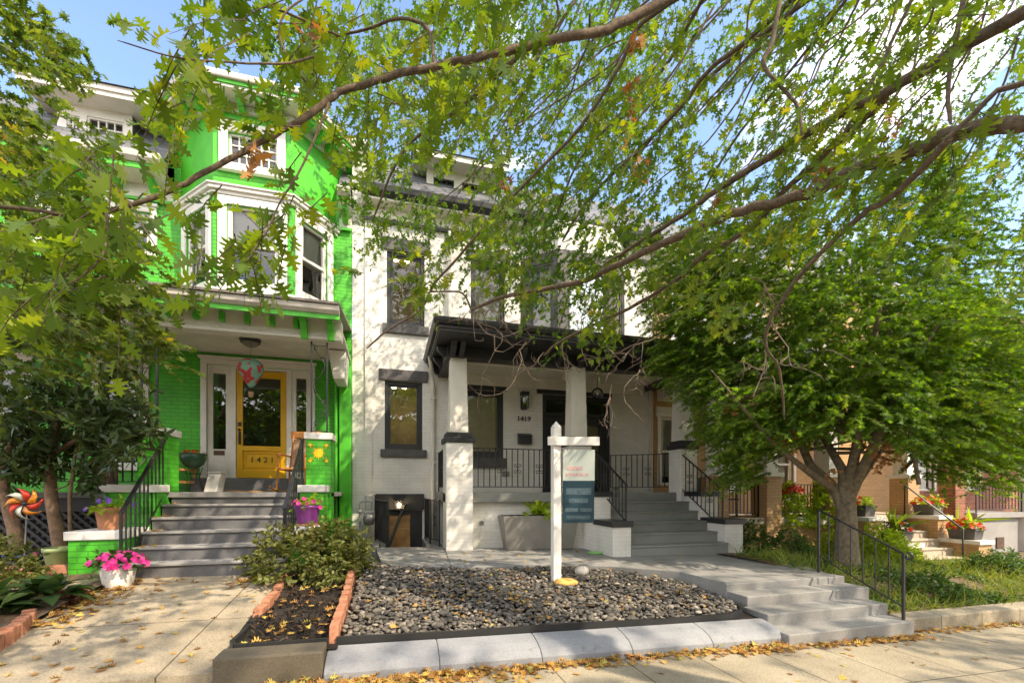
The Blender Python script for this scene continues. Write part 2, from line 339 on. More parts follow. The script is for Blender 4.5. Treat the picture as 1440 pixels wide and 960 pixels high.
    def ball(s, c, r, n=12, m=8, sq=(1, 1, 1)):
        pr = [(max(1e-7, math.sin(math.pi*i/m)), -math.cos(math.pi*i/m)) for i in range(m+1)]
        vs = []; fs = []
        for a, z in pr:
            for k in range(n):
                t = 2*math.pi*k/n; vs.append((c[0]+r*sq[0]*a*math.cos(t), c[1]+r*sq[1]*a*math.sin(t), c[2]+r*sq[2]*z))
        for i in range(m):
            for k in range(n): fs.append((i*n+k, i*n+(k+1) % n, (i+1)*n+(k+1) % n, (i+1)*n+k))
        return s.add(vs, fs, True)
    def wall(s, fr, a0, a1, z0, z1, holes=(), depth=.12, b=0):
        As = sorted({a0, a1, *[q for h in holes for q in h[:2] if a0 < q < a1]}); Zs = sorted({z0, z1, *[q for h in holes for q in h[2:4] if z0 < q < z1]})
        p = fr.p
        for i in range(len(As)-1):
            for j in range(len(Zs)-1):
                ca, cz = (As[i]+As[i+1])/2, (Zs[j]+Zs[j+1])/2
                if any(h[0] < ca < h[1] and h[2] < cz < h[3] for h in holes): continue
                s.quad(p(As[i], b, Zs[j]), p(As[i+1], b, Zs[j]), p(As[i+1], b, Zs[j+1]), p(As[i], b, Zs[j+1]))
        for h in holes:
            x0, x1, y0, y1 = h[:4]
            s.quad(p(x0, b, y0), p(x0, b, y1), p(x0, b-depth, y1), p(x0, b-depth, y0)); s.quad(p(x1, b, y0), p(x1, b-depth, y0), p(x1, b-depth, y1), p(x1, b, y1))
            s.quad(p(x0, b, y1), p(x1, b, y1), p(x1, b-depth, y1), p(x0, b-depth, y1)); s.quad(p(x0, b, y0), p(x0, b-depth, y0), p(x1, b-depth, y0), p(x1, b, y0))
        return s
    def build(s, name, mat, parent=None, bevel=0, seg=2):
        me = bpy.data.meshes.new(name); me.from_pydata(s.v, [], s.f); me.materials.append(mat)
        if s.sm:
            fl = [i in s.sm for i in range(len(s.f))]; me.polygons.foreach_set('use_smooth', fl)
        me.validate(); me.update()
        o = bpy.data.objects.new(name, me); place(o, parent)
        if bevel:
            b = o.modifiers.new('bevel', 'BEVEL'); b.width = bevel; b.segments = seg; b.limit_method = 'ANGLE'; b.angle_limit = R_(40)
        return o
def text(name, s, loc, size, mat, parent, ext=.006, rot=(R_(90), 0, 0), spacing=1.0, yscale=1):
    c = bpy.data.curves.new(name, 'FONT'); c.body = s; c.size = size; c.extrude = ext; c.space_character = spacing; c.align_x = 'CENTER'; c.align_y = 'CENTER'; c.materials.append(mat); c.resolution_u = 4
    o = bpy.data.objects.new(name, c); COL.objects.link(o); o.rotation_euler = rot
    if parent is not None: o.parent = parent; o.location = Vector(loc) - rootloc(parent)
    else: o.location = loc
    me = bpy.data.meshes.new_from_object(o); me.name = name; q = bpy.data.objects.new(name, me); COL.objects.link(q); q.rotation_euler = rot; q.parent = o.parent; q.location = o.location; bpy.data.objects.remove(o); q.name = name
    return q
def npmesh(name, V, nper, mat, parent=None, smooth=False, faces=None):
    """V: (N*nper, 3); one polygon of nper corners per item, or `faces` (list of corner tuples in one item)."""
    N = len(V)//nper; me = bpy.data.meshes.new(name)
    if faces is None: faces = [tuple(range(nper))]
    li = np.concatenate([np.array(f) for f in faces]); ls = np.array([len(f) for f in faces])
    loops = (li[None, :] + (np.arange(N)*nper)[:, None]).ravel().astype(np.int32)
    tot = np.tile(ls, N).astype(np.int32); st = np.concatenate([[0], np.cumsum(tot)[:-1]]).astype(np.int32)
    me.vertices.add(len(V)); me.vertices.foreach_set('co', np.asarray(V, np.float32).ravel())
    me.loops.add(len(loops)); me.loops.foreach_set('vertex_index', loops)
    me.polygons.add(len(tot)); me.polygons.foreach_set('loop_start', st); me.polygons.foreach_set('loop_total', tot)
    if smooth: me.polygons.foreach_set('use_smooth', np.ones(len(tot), bool))
    me.materials.append(mat); me.update(calc_edges=True); me.validate()
    o = bpy.data.objects.new(name, me); return place(o, parent)
# ---- leaves
def norm(a): return a/np.maximum(np.linalg.norm(a, axis=-1, keepdims=True), 1e-9)
def halfshape(h):
    h = list(h); up = [(x, y) for x, y in h]; dn = [(x, -y) for x, y in reversed(h) if y > 1e-6]
    return up + dn
OAK = halfshape([(0, 0), (.13, .04), (.19, .26), (.27, .17), (.30, .11), (.36, .14), (.40, .48), (.48, .40), (.54, .28), (.53, .14), (.58, .14), (.71, .46), (.76, .28), (.71, .13), (.79, .11), (.89, .21), (.90, .07), (1, 0)])
ACER = halfshape([(0, 0), (-.10, .32), (.14, .20), (.18, .52), (.36, .20), (.62, .40), (.58, .12), (1, 0)])
JAP = halfshape([(0, 0), (-.16, .30), (.08, .09), (.14, .50), (.28, .11), (.60, .42), (.50, .07), (1, 0)])
STAR = halfshape([(0, 0), (.22, .30), (.36, .09), (.60, .36), (.66, .09), (1, 0)])
LANCE = halfshape([(0, 0), (.25, .13), (.55, .15), (.85, .07), (1, 0)])
OVAL = halfshape([(0, 0), (.22, .24), (.55, .27), (.85, .13), (1, 0)])
def leaves(P, D, N, S, shape, fold=.25, droop=.18):
    """P base points, D axis, N normal, S length -> stacked vertices"""
    sh = np.array(shape); k = len(sh); D = norm(D); B = norm(np.cross(N, D)); N = np.cross(D, B)
    x = sh[:, 0][None, :, None]; y = sh[:, 1][None, :, None]
    q = rng.uniform(-.3, 2.2, (len(P), 1, 1)); q2 = rng.uniform(.0, 2.2, (len(P), 1, 1))
    f = np.abs(sh[:, 1])[None, :, None]*fold*q - (sh[:, 0]**2)[None, :, None]*droop*q2
    V = P[:, None, :] + S[:, None, None]*(D[:, None, :]*x + B[:, None, :]*y + N[:, None, :]*f)
    return V.reshape(-1, 3), k
def rdir(n, up=0): 
    v = rng.normal(size=(n, 3)); v = norm(v); v[:, 2] += up; return norm(v)
def sprays(C, V, length, n, size, droop=.35, jitter=.5, flat=1.0):
    """leaf base points, axes, normals and sizes along twigs at C heading V"""
    m = len(C); t = (np.arange(n)+.6)/n
    V = norm(V); side = norm(np.cross(V, np.tile([0, 0, 1.0], (m, 1))) + 1e-6)
    L_ = length*(.6+.8*rng.random(m))
    P = C[:, None, :] + V[:, None, :]*(t[None, :, None]*L_[:, None, None])
    P[:, :, 2] -= (t[None, :]**2)*L_[:, None]*droop
    sg = np.where(np.arange(n) % 2 == 0, 1, -1)[None, :, None]
    D = V[:, None, :]*.75 + side[:, None, :]*sg*.85 + rng.normal(size=(m, n, 3))*jitter
    D[:, :, 2] -= droop
    Nn = rng.normal(size=(m, n, 3))*(.55*flat); Nn[:, :, 2] += 1
    S = size*(.65+.6*rng.random((m, n)))
    return P.reshape(-1, 3), D.reshape(-1, 3), Nn.reshape(-1, 3), S.ravel(), L_
def twigs(C, V, L_, r, droop=.35):
    """thin three-sided twigs, 9 verts each"""
    m = len(C); V = norm(V); s1 = norm(np.cross(V, [0, 0, 1.0]) + 1e-6); s2 = np.cross(V, s1); out_ = []
    for t, k in ((0, 1), (.5, .7), (1, .25)):
        c = C + V*(t*L_)[:, None]; c[:, 2] -= t*t*L_*droop
        for a in (0, 2.1, 4.2): out_.append(c + (s1*math.cos(a) + s2*math.sin(a))*r*k)
    Vt = np.stack(out_, 1).reshape(-1, 3)
    fs = [(i*3+j, i*3+(j+1) % 3, i*3+3+(j+1) % 3, i*3+3+j) for i in range(2) for j in range(3)]
    return Vt, 9, fs
# ------------------------------------------------------------------ ground, street, pavement, paths
def gridsurf(name, xs, ys, zf, mat, kind='structure'):
    m = MB(); nx, ny = len(xs), len(ys)
    vs = [(x, y, zf(x, y)) for y in ys for x in xs]
    m.add(vs, [(j*nx+i, j*nx+i+1, (j+1)*nx+i+1, (j+1)*nx+i) for j in range(ny-1) for i in range(nx-1)], True)
    return tag(m.build(name, mat), kind=kind)
gridsurf('ground', [-400, -60, -12, 0, 16, 60, 400], [-400, -60, -14, 0, 3.7, 10, 60, 400], lambda x, y: SW(x)-.42, M['earth'])
gridsurf('road', [-80, -12, 0, 16, 80], [-11.5, -1.9], lambda x, y: SW(x)-.14, M['asphalt'])
gridsurf('opposite_pavement', [-80, -12, 0, 16, 80], [-15, -11.5], lambda x, y: SW(x)+.02, M['sidewalk'])
gridsurf('tree_lawn', [-80, -12, 0, 16, 80], [-1.75, -.05], lambda x, y: SW(x)-.02, M['earth'])
m = MB()
for xa, xb in ((-80, -12), (-12, 0), (0, 16), (16, 80)):
    m.slab([(xa, -1.9, SW(xa)), (xb, -1.9, SW(xb)), (xb, -1.75, SW(xb)), (xa, -1.75, SW(xa))], -.4, .01)
tag(m.build('street_kerb', M['kerb']), kind='structure')
m = MB()
for xa, xb in ((-80, -12), (-12, 16), (16, 80)):
    m.slab([(xa, -.05, SW(xa)), (xb, -.05, SW(xb)), (xb, 3.76, SW(xb)), (xa, 3.76, SW(xa))], -.3, 0)
tag(m.build('sidewalk', M['sidewalk']), kind='structure')
# path to the green porch
PXL, PXR = -3.12, -1.27
def pathz(x, y): return .245 + (y-3.8)*.105 - .012*(x+2.2)
def slabgrid(name, poly_rows, mat, drop):        # rows of (x0, x1, y): a sheet with a skirt
    m = MB(); rows = poly_rows
    for (a0, a1, y0), (b0, b1, y1) in zip(rows, rows[1:]):
        m.quad((a0, y0, pathz(a0, y0)), (a1, y0, pathz(a1, y0)), (b1, y1, pathz(b1, y1)), (b0, y1, pathz(b0, y1)))
    a0, a1, y0 = rows[0]; m.quad((a0, y0, pathz(a0, y0)-drop), (a1, y0, pathz(a1, y0)-drop), (a1, y0, pathz(a1, y0)), (a0, y0, pathz(a0, y0)))
    for k in (0, 1):
        for r0, r1 in zip(rows, rows[1:]):
            p = [(r0[k], r0[2], pathz(r0[k], r0[2])-drop), (r1[k], r1[2], pathz(r1[k], r1[2])-drop), (r1[k], r1[2], pathz(r1[k], r1[2])), (r0[k], r0[2], pathz(r0[k], r0[2]))]
            m.quad(*(p if k else p[::-1]))
    return tag(m.build(name, mat), kind='structure')
slabgrid('front_path', [(-3.3, -1.27, 3.8), (-3.2, -1.26, 4.6), (-3.1, -1.26, 5.6), (-3.2, -1.3, 6.45), (-3.2, -1.3, 6.9)], M['path'], .45)
# patio in front of the white house
def patz(x, y=0): return .525 - .018*x
PATIO = [(-.24, 8.72), (-.2, 7.9), (-.12, 6.95), (.02, 6.62), (.33, 6.42), (1.11, 6.24), (2.33, 6.33), (3.2, 5.95), (3.98, 5.4), (4.05, 4.6), (5.95, 4.6), (6.1, 4.95), (6.35, 5.45), (6.62, 6.2), (6.68, 7.2), (6.2, 8.45), (1.02, 8.45), (1.02, 9.78), (.76, 9.78), (.76, 8.72)]
m = MB(); m.slab([(x, y, patz(x)) for x, y in PATIO], -.5, 0); tag(m.build('patio', M['patio']), kind='structure')
m = MB()
for p, q in (((1.0, 8.4), (.85, 6.3)), ((3.72, 6.9), (3.9, 5.5)), ((4.1, 6.85), (6.66, 6.9))):
    p, q = Vector((*p, 0)), Vector((*q, 0)); n_ = (q-p).cross(Vector((0, 0, 1))).normalized()*.006
    m.quad(*[(v.x, v.y, patz(v.x)+.004) for v in (p-n_, p+n_, q+n_, q-n_)][::1 if n_.y > 0 else -1])
tag(m.build('patio_joints', M['rubber']), kind='structure')
# garden beds
def bedz(x, y): return .285 + .10*min(2.2, max(0, y-4.0)) - .023*x + .012*math.sin(x*3+y*2)
def lin(a, b, n): return [a+(b-a)*i/(n-1) for i in range(n)]
gridsurf('pebble_bed_base', lin(-.5, 4.05, 12), lin(3.98, 6.9, 10), lambda x, y: bedz(x, y)-.05, M['soil'])
gridsurf('mulch_bed', lin(-1.3, -.42, 8), lin(3.92, 8.6, 16), lambda x, y: pathz(-1.3, min(y, 6.4))+.03+.03*math.sin(x*9)*math.sin(y*7), M['soil'])
def gardz(x, y): return .36 + .1*(y-4.2) + .015*math.sin(x*5+y*4) if y < 6.8 else .62
gridsurf('garden_soil', lin(-9, -3.12, 14), [3.76, 4.2, 5, 5.6, 6.2, 6.8, 7.4, 8.0], lambda x, y: gardz(x, y), M['earth'])
def yardz(x, y):
    top = .44 - .075*max(0, x-6.3); top = max(top, SW(x)+.19)
    k = min(1, max(0, (y-3.95)/1.9)); k = k*k*(3-2*k)
    return SW(x)+.13 + (top-SW(x)-.13)*k + .02*math.sin(x*2.3)*math.cos(y*2)
gridsurf('yard_soil', lin(5.86, 40, 40), lin(3.93, 9.9, 16), yardz, M['earth'])
# planting-bed kerbs and retaining pieces
m = MB()
for x in range(5):
    xa = -.5 + x*.905; xb = xa + .903
    z0, z1 = SW(xa)-.1, SW(xb)-.1
    pr = [(3.70, -.05), (3.71, .10), (3.76, .155), (3.86, .195), (4.02, .225), (4.02, -.05)]
    n = len(pr); vs = [(xa, y, SW(xa)-.03+z) for y, z in pr] + [(xb, y-.012*x*0, SW(xb)-.03+z) for y, z in pr]
    m.add(vs, [tuple(range(n)), tuple(range(2*n-1, n-1, -1))] + [(i, n+i, n+(i+1) % n, (i+1) % n) for i in range(n)])
tag(m.build('garden_kerb', M['kerb'], bevel=.012), kind='structure')
m = MB(); m.slab([(-1.27, 3.74, 0), (-.505, 3.73, -.012), (-.505, 3.98, -.012), (-1.27, 3.98, 0)], -.1, .355)
tag(m.build('retaining_block', M['brownblock'], bevel=.015), 'low brown concrete retaining block in front of the mulch bed', 'retaining wall')
m = MB(); m.slab([(5.88, 3.78, SW(5.88)), (40, 3.78, SW(16)-.02), (40, 3.98, SW(16)), (5.88, 3.98, SW(5.88)+.02)], -.2, .15)
tag(m.build('yard_kerb', M['sidewalk'], bevel=.02), kind='structure')
def strip(name, pts, h, w, mat, label, cat, zf):
    m = MB()
    for p, q in zip(pts, pts[1:]):
        d = Vector((q[0]-p[0], q[1]-p[1], 0)); n_ = Vector((-d.y, d.x, 0)).normalized()*w/2
        m.slab([(p[0]+n_.x, p[1]+n_.y, zf(*p)), (p[0]-n_.x, p[1]-n_.y, zf(*p)), (q[0]-n_.x, q[1]-n_.y, zf(*q)), (q[0]+n_.x, q[1]+n_.y, zf(*q))], -.15, h)
    return tag(m.build(name, mat), label, cat)
strip('bed_edging', [(-.44, 4.05), (.6, 4.045), (1.7, 4.04), (2.8, 4.035), (3.6, 4.05), (3.85, 4.13), (3.97, 4.3)], .045, .03, M['rubber'], 'thin black edging strip between river pebbles and grey kerb', 'garden edging', bedz)
strip('bed_edging', [(-1.24, 4.6), (-1.25, 4.1), (-1.2, 4.01), (-1.1, 3.99), (-.5, 3.99)], .12, .03, M['rubber'], 'black edging strip bent around the front of the mulch bed', 'garden edging', lambda x, y: pathz(x, 4.0)+.0)
def bricks(pts, label, zf, size=(.095, .20, .075), tilt=.12, mat='brickred', top=.05):
    m = MB(); L_ = 0
    for p, q in zip(pts, pts[1:]):
        p, q = Vector((*p, 0)), Vector((*q, 0)); d = q-p; k = max(1, int(d.length/size[0])); u = d.normalized(); v = Vector((-u.y, u.x, 0))
        for i in range(k):
            c = p + d*((i+.5)/k); z = zf(c.x, c.y)+top*.5 + random.uniform(-.012, .012); a = random.gauss(0, tilt)
            uu = (u*math.cos(a) + v*math.sin(a)*.4)*size[0]*.46; vv = v*size[2]*.5; zz = Vector((u.x*random.gauss(0, tilt)*.2, u.y*random.gauss(0, tilt)*.2, size[1]*.5))
            c.z = z; m.hexa([c-uu-vv-zz, c+uu-vv-zz, c+uu+vv-zz, c-uu+vv-zz, c-uu-vv+zz, c+uu-vv+zz, c+uu+vv+zz, c-uu+vv+zz])
    return tag(m.build('brick_edging', M[mat], bevel=.006), label, 'brick edging')
bricks([(-.47, 4.05), (-.45, 4.9), (-.47, 5.8), (-.44, 6.6)], 'row of upright red bricks between dark mulch and river pebbles', bedz, (.2, .2, .075))
bricks([(-1.24, 4.75), (-1.22, 5.5), (-1.27, 6.2)], 'short row of worn bricks along the tan path beside the olive shrub', lambda x, y: pathz(x, y)-.02, (.22, .2, .08))
bricks([(-3.02, 4.2), (-3.04, 4.6), (-3.12, 4.9), (-3.22, 5.16)], 'soldier row of orange bricks in front of the hosta leaves', lambda x, y: gardz(x, y)-.06, (.07, .2, .09), .03)
bricks([(-3.5, 5.75), (-3.2, 5.62), (-3.13, 5.8)], 'small row of standing bricks behind the hosta leaves', lambda x, y: gardz(x, y)-.05, (.07, .2, .09), .03)
m = MB(); m.slab([(-4.3, 5.95, 0), (-3.3, 5.85, 0), (-3.22, 6.3, .01), (-3.3, 6.5, .01), (-4.4, 6.45, 0)], .4, .565); tag(m.build('concrete_slab', M['path'], bevel=.02), 'cracked pale concrete slab in front of the green brick pedestal', 'slab')
for i, (x, y, r, l) in enumerate([(-4.35, 6.72, .3, 'loose old brick lying flat under the blue glazed pot'), (-4.12, 6.66, -.4, 'loose brick turned on its edge below the blue pot'), (-3.95, 6.68, .5, 'orange broken brick leaning in front of the pale green pot'), (-3.82, 6.66, .1, 'buff loose brick nearest the green brick pedestal')]):
    m = MB(); u = Vector((math.cos(r), math.sin(r), 0))*.1; v = Vector((-math.sin(r), math.cos(r), 0))*.05; zz = Vector((0, .03, .05)); c = Vector((x, y, .645))
    m.hexa([c-u-v-zz, c+u-v-zz, c+u+v-zz, c-u+v-zz, c-u-v+zz, c+u-v+zz, c+u+v+zz, c-u+v+zz]); tag(m.build('loose_brick', M['brickred'], bevel=.012), l, 'brick', 'loose bricks by the pots')

# ------------------------------------------------------------------ shared builders for the houses
def window(par, fr, a0, a1, z0, z1, fm, style='fixed', fw=.06, rec=.05, glass='glass', room='interior_dark', shade=None, frac=1.0, lintel=None, sill=None, case=None, lights=0, grid=(2, 3), label=None):
    m = MB(); b0, b1 = -rec-.07, -rec
    m.fbox(fr, a0, a0+fw, b0, b1, z0, z1); m.fbox(fr, a1-fw, a1, b0, b1, z0, z1)
    m.fbox(fr, a0+fw, a1-fw, b0, b1, z1-fw, z1); m.fbox(fr, a0+fw, a1-fw, b0, b1, z0, z0+fw*1.15)
    ia0, ia1, iz0, iz1 = a0+fw, a1-fw, z0+fw*1.15, z1-fw
    if style == 'sash':
        zm = (z0+z1)/2; m.fbox(fr, ia0, ia1, b0+.005, b1+.012, zm-.028, zm+.028); s = .035
        m.fbox(fr, ia0, ia0+s, b0+.005, b1-.02, iz0, zm-.028); m.fbox(fr, ia1-s, ia1, b0+.005, b1-.02, iz0, zm-.028)
        m.fbox(fr, ia0, ia0+s*.8, b0+.005, b1+.008, zm+.028, iz1); m.fbox(fr, ia1-s*.8, ia1, b0+.005, b1+.008, zm+.028, iz1)
    if style == 'inner':
        s = .045; m.fbox(fr, ia0, ia0+s, b0+.01, b1-.025, iz0, iz1); m.fbox(fr, ia1-s, ia1, b0+.01, b1-.025, iz0, iz1); m.fbox(fr, ia0+s, ia1-s, b0+.01, b1-.025, iz1-s, iz1); m.fbox(fr, ia0+s, ia1-s, b0+.01, b1-.025, iz0, iz0+s)
    if style == 'grid':
        gx, gz = grid
        for i in range(1, gx): a = ia0+(ia1-ia0)*i/gx; m.fbox(fr, a-.011, a+.011, b0+.02, b1-.012, iz0, iz1)
        for j in range(1, gz):
            z = iz0+(iz1-iz0)*j/gz
            for i in range(gx):
                p, q = ia0+(ia1-ia0)*i/gx + (.011 if i else 0), ia0+(ia1-ia0)*(i+1)/gx - (.011 if i < gx-1 else 0)
                m.fbox(fr, p, q, b0+.022, b1-.014, z-.011, z+.011)
    if case:
        c, cb = case; m.fbox(fr, a0-c, a0-.002, -.01, cb, z0-.002, z1+c); m.fbox(fr, a1+.002, a1+c, -.01, cb, z0-.002, z1+c); m.fbox(fr, a0-.002, a1+.002, -.01, cb, z1+.002, z1+c); m.fbox(fr, a0-c-.03, a1+c+.03, -.008, cb+.035, z1+c+.002, z1+c+.06)
    w_ = m.build('window', fm, par, bevel=.004, seg=1)
    if label: w_['label'] = label
    p = fr.p; g = MB(); bb = b0+.03; g.quad(p(ia0, bb, iz0), p(ia1, bb, iz0), p(ia1, bb, iz1), p(ia0, bb, iz1)); g.build('pane', M[glass], w_)
    g = MB(); e = .004; dd = b0-1.5 if lights else b0-.7; x0, x1, y0, y1 = (a0-.3 if lights else a0-.05), (a1+.3 if lights else a1+.05), z0-.05, z1+.05
    bf = b0-.012
    g.quad(p(x0, dd, y0), p(x1, dd, y0), p(x1, dd, y1), p(x0, dd, y1)); g.quad(p(x0, bf, y0), p(x0, dd, y0), p(x0, dd, y1), p(x0, bf, y1)); g.quad(p(x1, dd, y0), p(x1, bf, y0), p(x1, bf, y1), p(x1, dd, y1))
    g.quad(p(x0, dd, y1), p(x1, dd, y1), p(x1, bf, y1), p(x0, bf, y1)); g.quad(p(x0, bf, y0), p(x1, bf, y0), p(x1, dd, y0), p(x0, dd, y0)); g.build('interior', M[room], w_)
    if shade:
        g = MB(); zb = iz1-(iz1-iz0)*frac; g.fbox(fr, ia0-.02, ia1+.02, b0-.05, b0-.045, zb, iz1+.03); g.build('blind', M[shade], w_)
    for k in range(lights):
        g = MB(); c = p(a0+(a1-a0)*(.25+.3*(k % 2)), b0-.35-.35*(k//2), y1-.012); g.lathe([(.05, 0), (.05, .008), (1e-7, .008)], (c.x, c.y, c.z-.01), 10); g.build('recessed_light', M['downlight'], w_)
    if lintel:
        h, e_, mt = lintel; g = MB(); g.fbox(fr, a0-e_, a1+e_, -.05, .035, z1+.002, z1+h); g.build('lintel', M[mt], w_, bevel=.008)
    if sill:
        h, e_, mt = sill; g = MB(); g.fbox(fr, a0-e_, a1+e_, -.06, .07, z0-h, z0-.002); g.build('sill', M[mt], w_, bevel=.008)
    return w_
def spiral(m, c, u, r, a0, a1, rad=.006, z=Vector((0, 0, 1)), k=1.0):
    pts = []
    for i in range(15):
        t = i/14; a = a0+(a1-a0)*t; q = r*(1-k*.75*t); pts.append(Vector(c) + u*math.cos(a)*q + z*math.sin(a)*q)
    m.tube(pts, rad, 5)
def scroll(m, c, u, h):                  # wrought-iron ornament on a baluster
    for s in (1, -1):
        for v in (1, -1):
            spiral(m, Vector(c)+u*s*.042+Vector((0, 0, v*h*.30)), u*s, .042, -math.pi*.9 if v > 0 else math.pi*.9, math.pi*1.2*v)
    m.ball(c, .014, 6, 5, (1, 1, 2.2))
def railing(par, name, p, q, hb, nb, scrolls=(), rad=.008, top=.017, rail0=True, posts=(1, 1), posth=None, lab=None, volute=False, mat='iron'):
    """p, q: ends of the hand rail; hb: drop to the bottom rail"""
    p, q = Vector(p), Vector(q); m = MB(); dz = Vector((0, 0, hb)); u = Vector((q.x-p.x, q.y-p.y, 0)).normalized()
    m.bar(p, q, top*2.2, top); 
    if rail0: m.bar(p-dz, q-dz, top*1.4, top*.9)
    for i in range(1, nb):
        c = p + (q-p)*(i/nb); m.bar(c-dz, c, rad*2)
        if i in scrolls: scroll(m, c-dz*.52, u, hb*.3)
    for k, e in ((0, p), (1, q)):
        if posts[k]:
            h = posth[k] if posth else hb+.1; m.bar(e-Vector((0, 0, h)), e+Vector((0, 0, .015)), rad*3.2)
    if volute: spiral(m, p+Vector((0, 0, -.04)), -u, .045, math.pi/2, -math.pi*1.3, .012)
    o = m.build(name, M[mat], par)
    if lab: o['label'] = lab
    return o
def stair(par, x0, x1, ytop, ztop, n, rise, run, mt, mr, zb, name='porch_steps'):
    m = MB(); t = MB()
    for i in range(n):
        yf = ytop - run*i; z = ztop - rise*i
        if i > 0:
            m.box(x0, x1, yf, yf+run+(.001 if i else 0), zb, z-.03)
            t.box(x0, x1, yf-.025, yf+run, z-.03, z)
        else:
            m.box(x0, x1, yf+.002, yf+.3, zb, z-.03)
    o = m.build(name, M[mr], par); t.build('treads', M[mt], o, bevel=.006); return o
def offs(poly, d):
    P = [Vector((*p, 0)) for p in poly]; N = []
    for a, b in zip(P, P[1:]): u = (b-a).normalized(); N.append(Vector((u.y, -u.x, 0)))
    o = []
    for i, p in enumerate(P):
        if i == 0: n_ = N[0]; k = 1
        elif i == len(P)-1: n_ = N[-1]; k = 1
        else: n_ = (N[i-1]+N[i]).normalized(); k = 1/max(.3, n_.dot(N[i]))
        q = p + n_*d*k; o.append((q.x, q.y))
    return o
def closed(o, yb): return o + [(o[-1][0], yb), (o[0][0], yb)]

# ------------------------------------------------------------------ GREEN HOUSE
GX0, GX1, GY = -7.3, -.76, 9.8
G = empty('green_house', (-4, GY, .5), 'bright green painted brick row house with white bay window and yellow door', 'house')
fg = FY(GY)
dX0, dX1, dZ0, dZ1 = X(291, GY), X(436, GY), 1.85, 4.06
wins1 = [RC(140, 200, 512, 655, GY), RC(-14, 36, 508, 655, GY)]
wins2 = [RC(160, 212, 296, 352, GY), RC(60, 108, 280, 342, GY)]
bayA, bayB, bayC, bayD = (-3.85, 9.8), (-3.02, 8.95), (-1.74, 8.95), (-1.08, 9.8)
holes = [(dX0, dX1, dZ0-.3, dZ1)] + wins1 + wins2 + [(-3.7, -1.25, 5.2, 8.2)]
m = MB(); m.wall(fg, GX0, GX1, -.3, 7.75, holes, .16)
m.quad((GX0, GY, -.3), (GX0, GY, 7.75), (GX0, 19, 7.75), (GX0, 19, -.3)); m.quad((GX1, 10.3, -.3), (GX1, 19, -.3), (GX1, 19, 7.75), (GX1, 10.3, 7.75)); m.quad((GX0, 19, -.3), (GX0, 19, 7.75), (GX1, 19, 7.75), (GX1, 19, -.3))
gwall = m.build('wall', M['green'], G)
m = MB()                                  # pilaster and rain-water pipe where the two houses meet
m.box(-.995, -.765, 9.62, 9.797, .2, 4.3)
m.build('pilaster', M['greenp'], G, bevel=.01)
m = MB(); m.tube([(-1.06, 9.7, .5), (-1.06, 9.7, 4.25)], .04, 8); m.build('downpipe', M['greenp'], G)
# first-floor and second-floor windows
for i, r in enumerate(wins1): window(G, fg, *r, M['white'], 'sash', case=(.11, .03), sill=(.08, .12, 'white'))
for i, r in enumerate(wins2): window(G, fg, *r, M['white'], 'sash', case=(.10, .03), sill=(.08, .10, 'white'), shade='shade', frac=.5)
# the three-storey bay
def bayface(par, P, Q, z0, z1, hole, mat):
    fr = F(P, (Q[0]-P[0], Q[1]-P[1])); L_ = math.dist(P, Q); m.wall(fr, 0, L_, z0, z1, [hole] if hole else [], .1); return fr, L_
m = MB(); L1, L2, L3 = math.dist(bayA, bayB), math.dist(bayB, bayC), math.dist(bayC, bayD)
hz0, hz1 = 5.36, 6.72
frs = []
for P, Q, hole in ((bayA, bayB, (.24, L1-.2, hz0, hz1)), (bayB, bayC, (.22, L2-.22, hz0, hz1)), (bayC, bayD, (.2, L3-.24, hz0, hz1))):
    frs.append(bayface(G, P, Q, 5.0, 7.30, hole, None)[0])
bay = m.build('bay', M['green'], G)
m = MB()
eD = (-.80, 10.16); eA = (-4.13, 10.09)
for P, Q, hole in ((eA, bayB, None), (bayB, bayC, (.24, L2-.24, 7.46, 8.02)), (bayC, eD, None)):
    fr = F(P, (Q[0]-P[0], Q[1]-P[1])); m.wall(fr, 0, math.dist(P, Q), 7.30, 8.62, [hole] if hole else [], .1)
m.quad((eD[0], eD[1], 7.3), (eD[0], 11.5, 7.3), (eD[0], 11.5, 8.62), (eD[0], eD[1], 8.62)); m.quad((eA[0], 11.5, 7.3), (eA[0], eA[1], 7.3), (eA[0], eA[1], 8.62), (eA[0], 11.5, 8.62))
m.build('bay_attic', M['greenp'], G)
bl = [(.24, L1-.2), (.22, L2-.22), (.2, L3-.24)]
for fr, (a0, a1), L_ in zip(frs, bl, (L1, L2, L3)):
    window(G, fr, a0, a1, hz0, hz1, M['white'], 'sash', fw=.045, rec=.03, glass='glass', shade='shade', frac=.55)
mm = MB()
for fr, (a0, a1), L_ in zip(frs, bl, (L1, L2, L3)):   # wide white casings, aprons and the head board
    mm.fbox(fr, a0-.14, a0-.002, .002, .035, 5.2, hz1+.14); mm.fbox(fr, a1+.002, a1+.14, .002, .035, 5.2, hz1+.14)
    mm.fbox(fr, a0-.002, a1+.002, .002, .035, hz1+.002, hz1+.14); mm.fbox(fr, a0-.002, a1+.002, .002, .035, 5.2, hz0-.002)
mm.build('window_casing', M['white'], G, bevel=.005)
pl = [bayA, bayB, bayC, bayD]
m = MB(); m.slab(closed(offs(pl, .07), 10.0), 5.02, 5.2); m.build('bay_apron', M['white'], G, bevel=.006)
m = MB(); m.slab(closed(offs(pl, .05), 9.99), 6.87, 6.93); m.slab(closed(offs(pl, .10), 9.98), 6.932, 6.99); m.slab(closed(offs(pl, .13), 9.97), 6.992, 7.02)
m.build('bay_mouldings', M['white'], G, bevel=.006)
fr2 = F(bayB, (1, 0)); m = MB()
for a in (.10, L2-.24): m.fbox(fr2, a, a+.138, .002, .05, 7.36, 8.2)
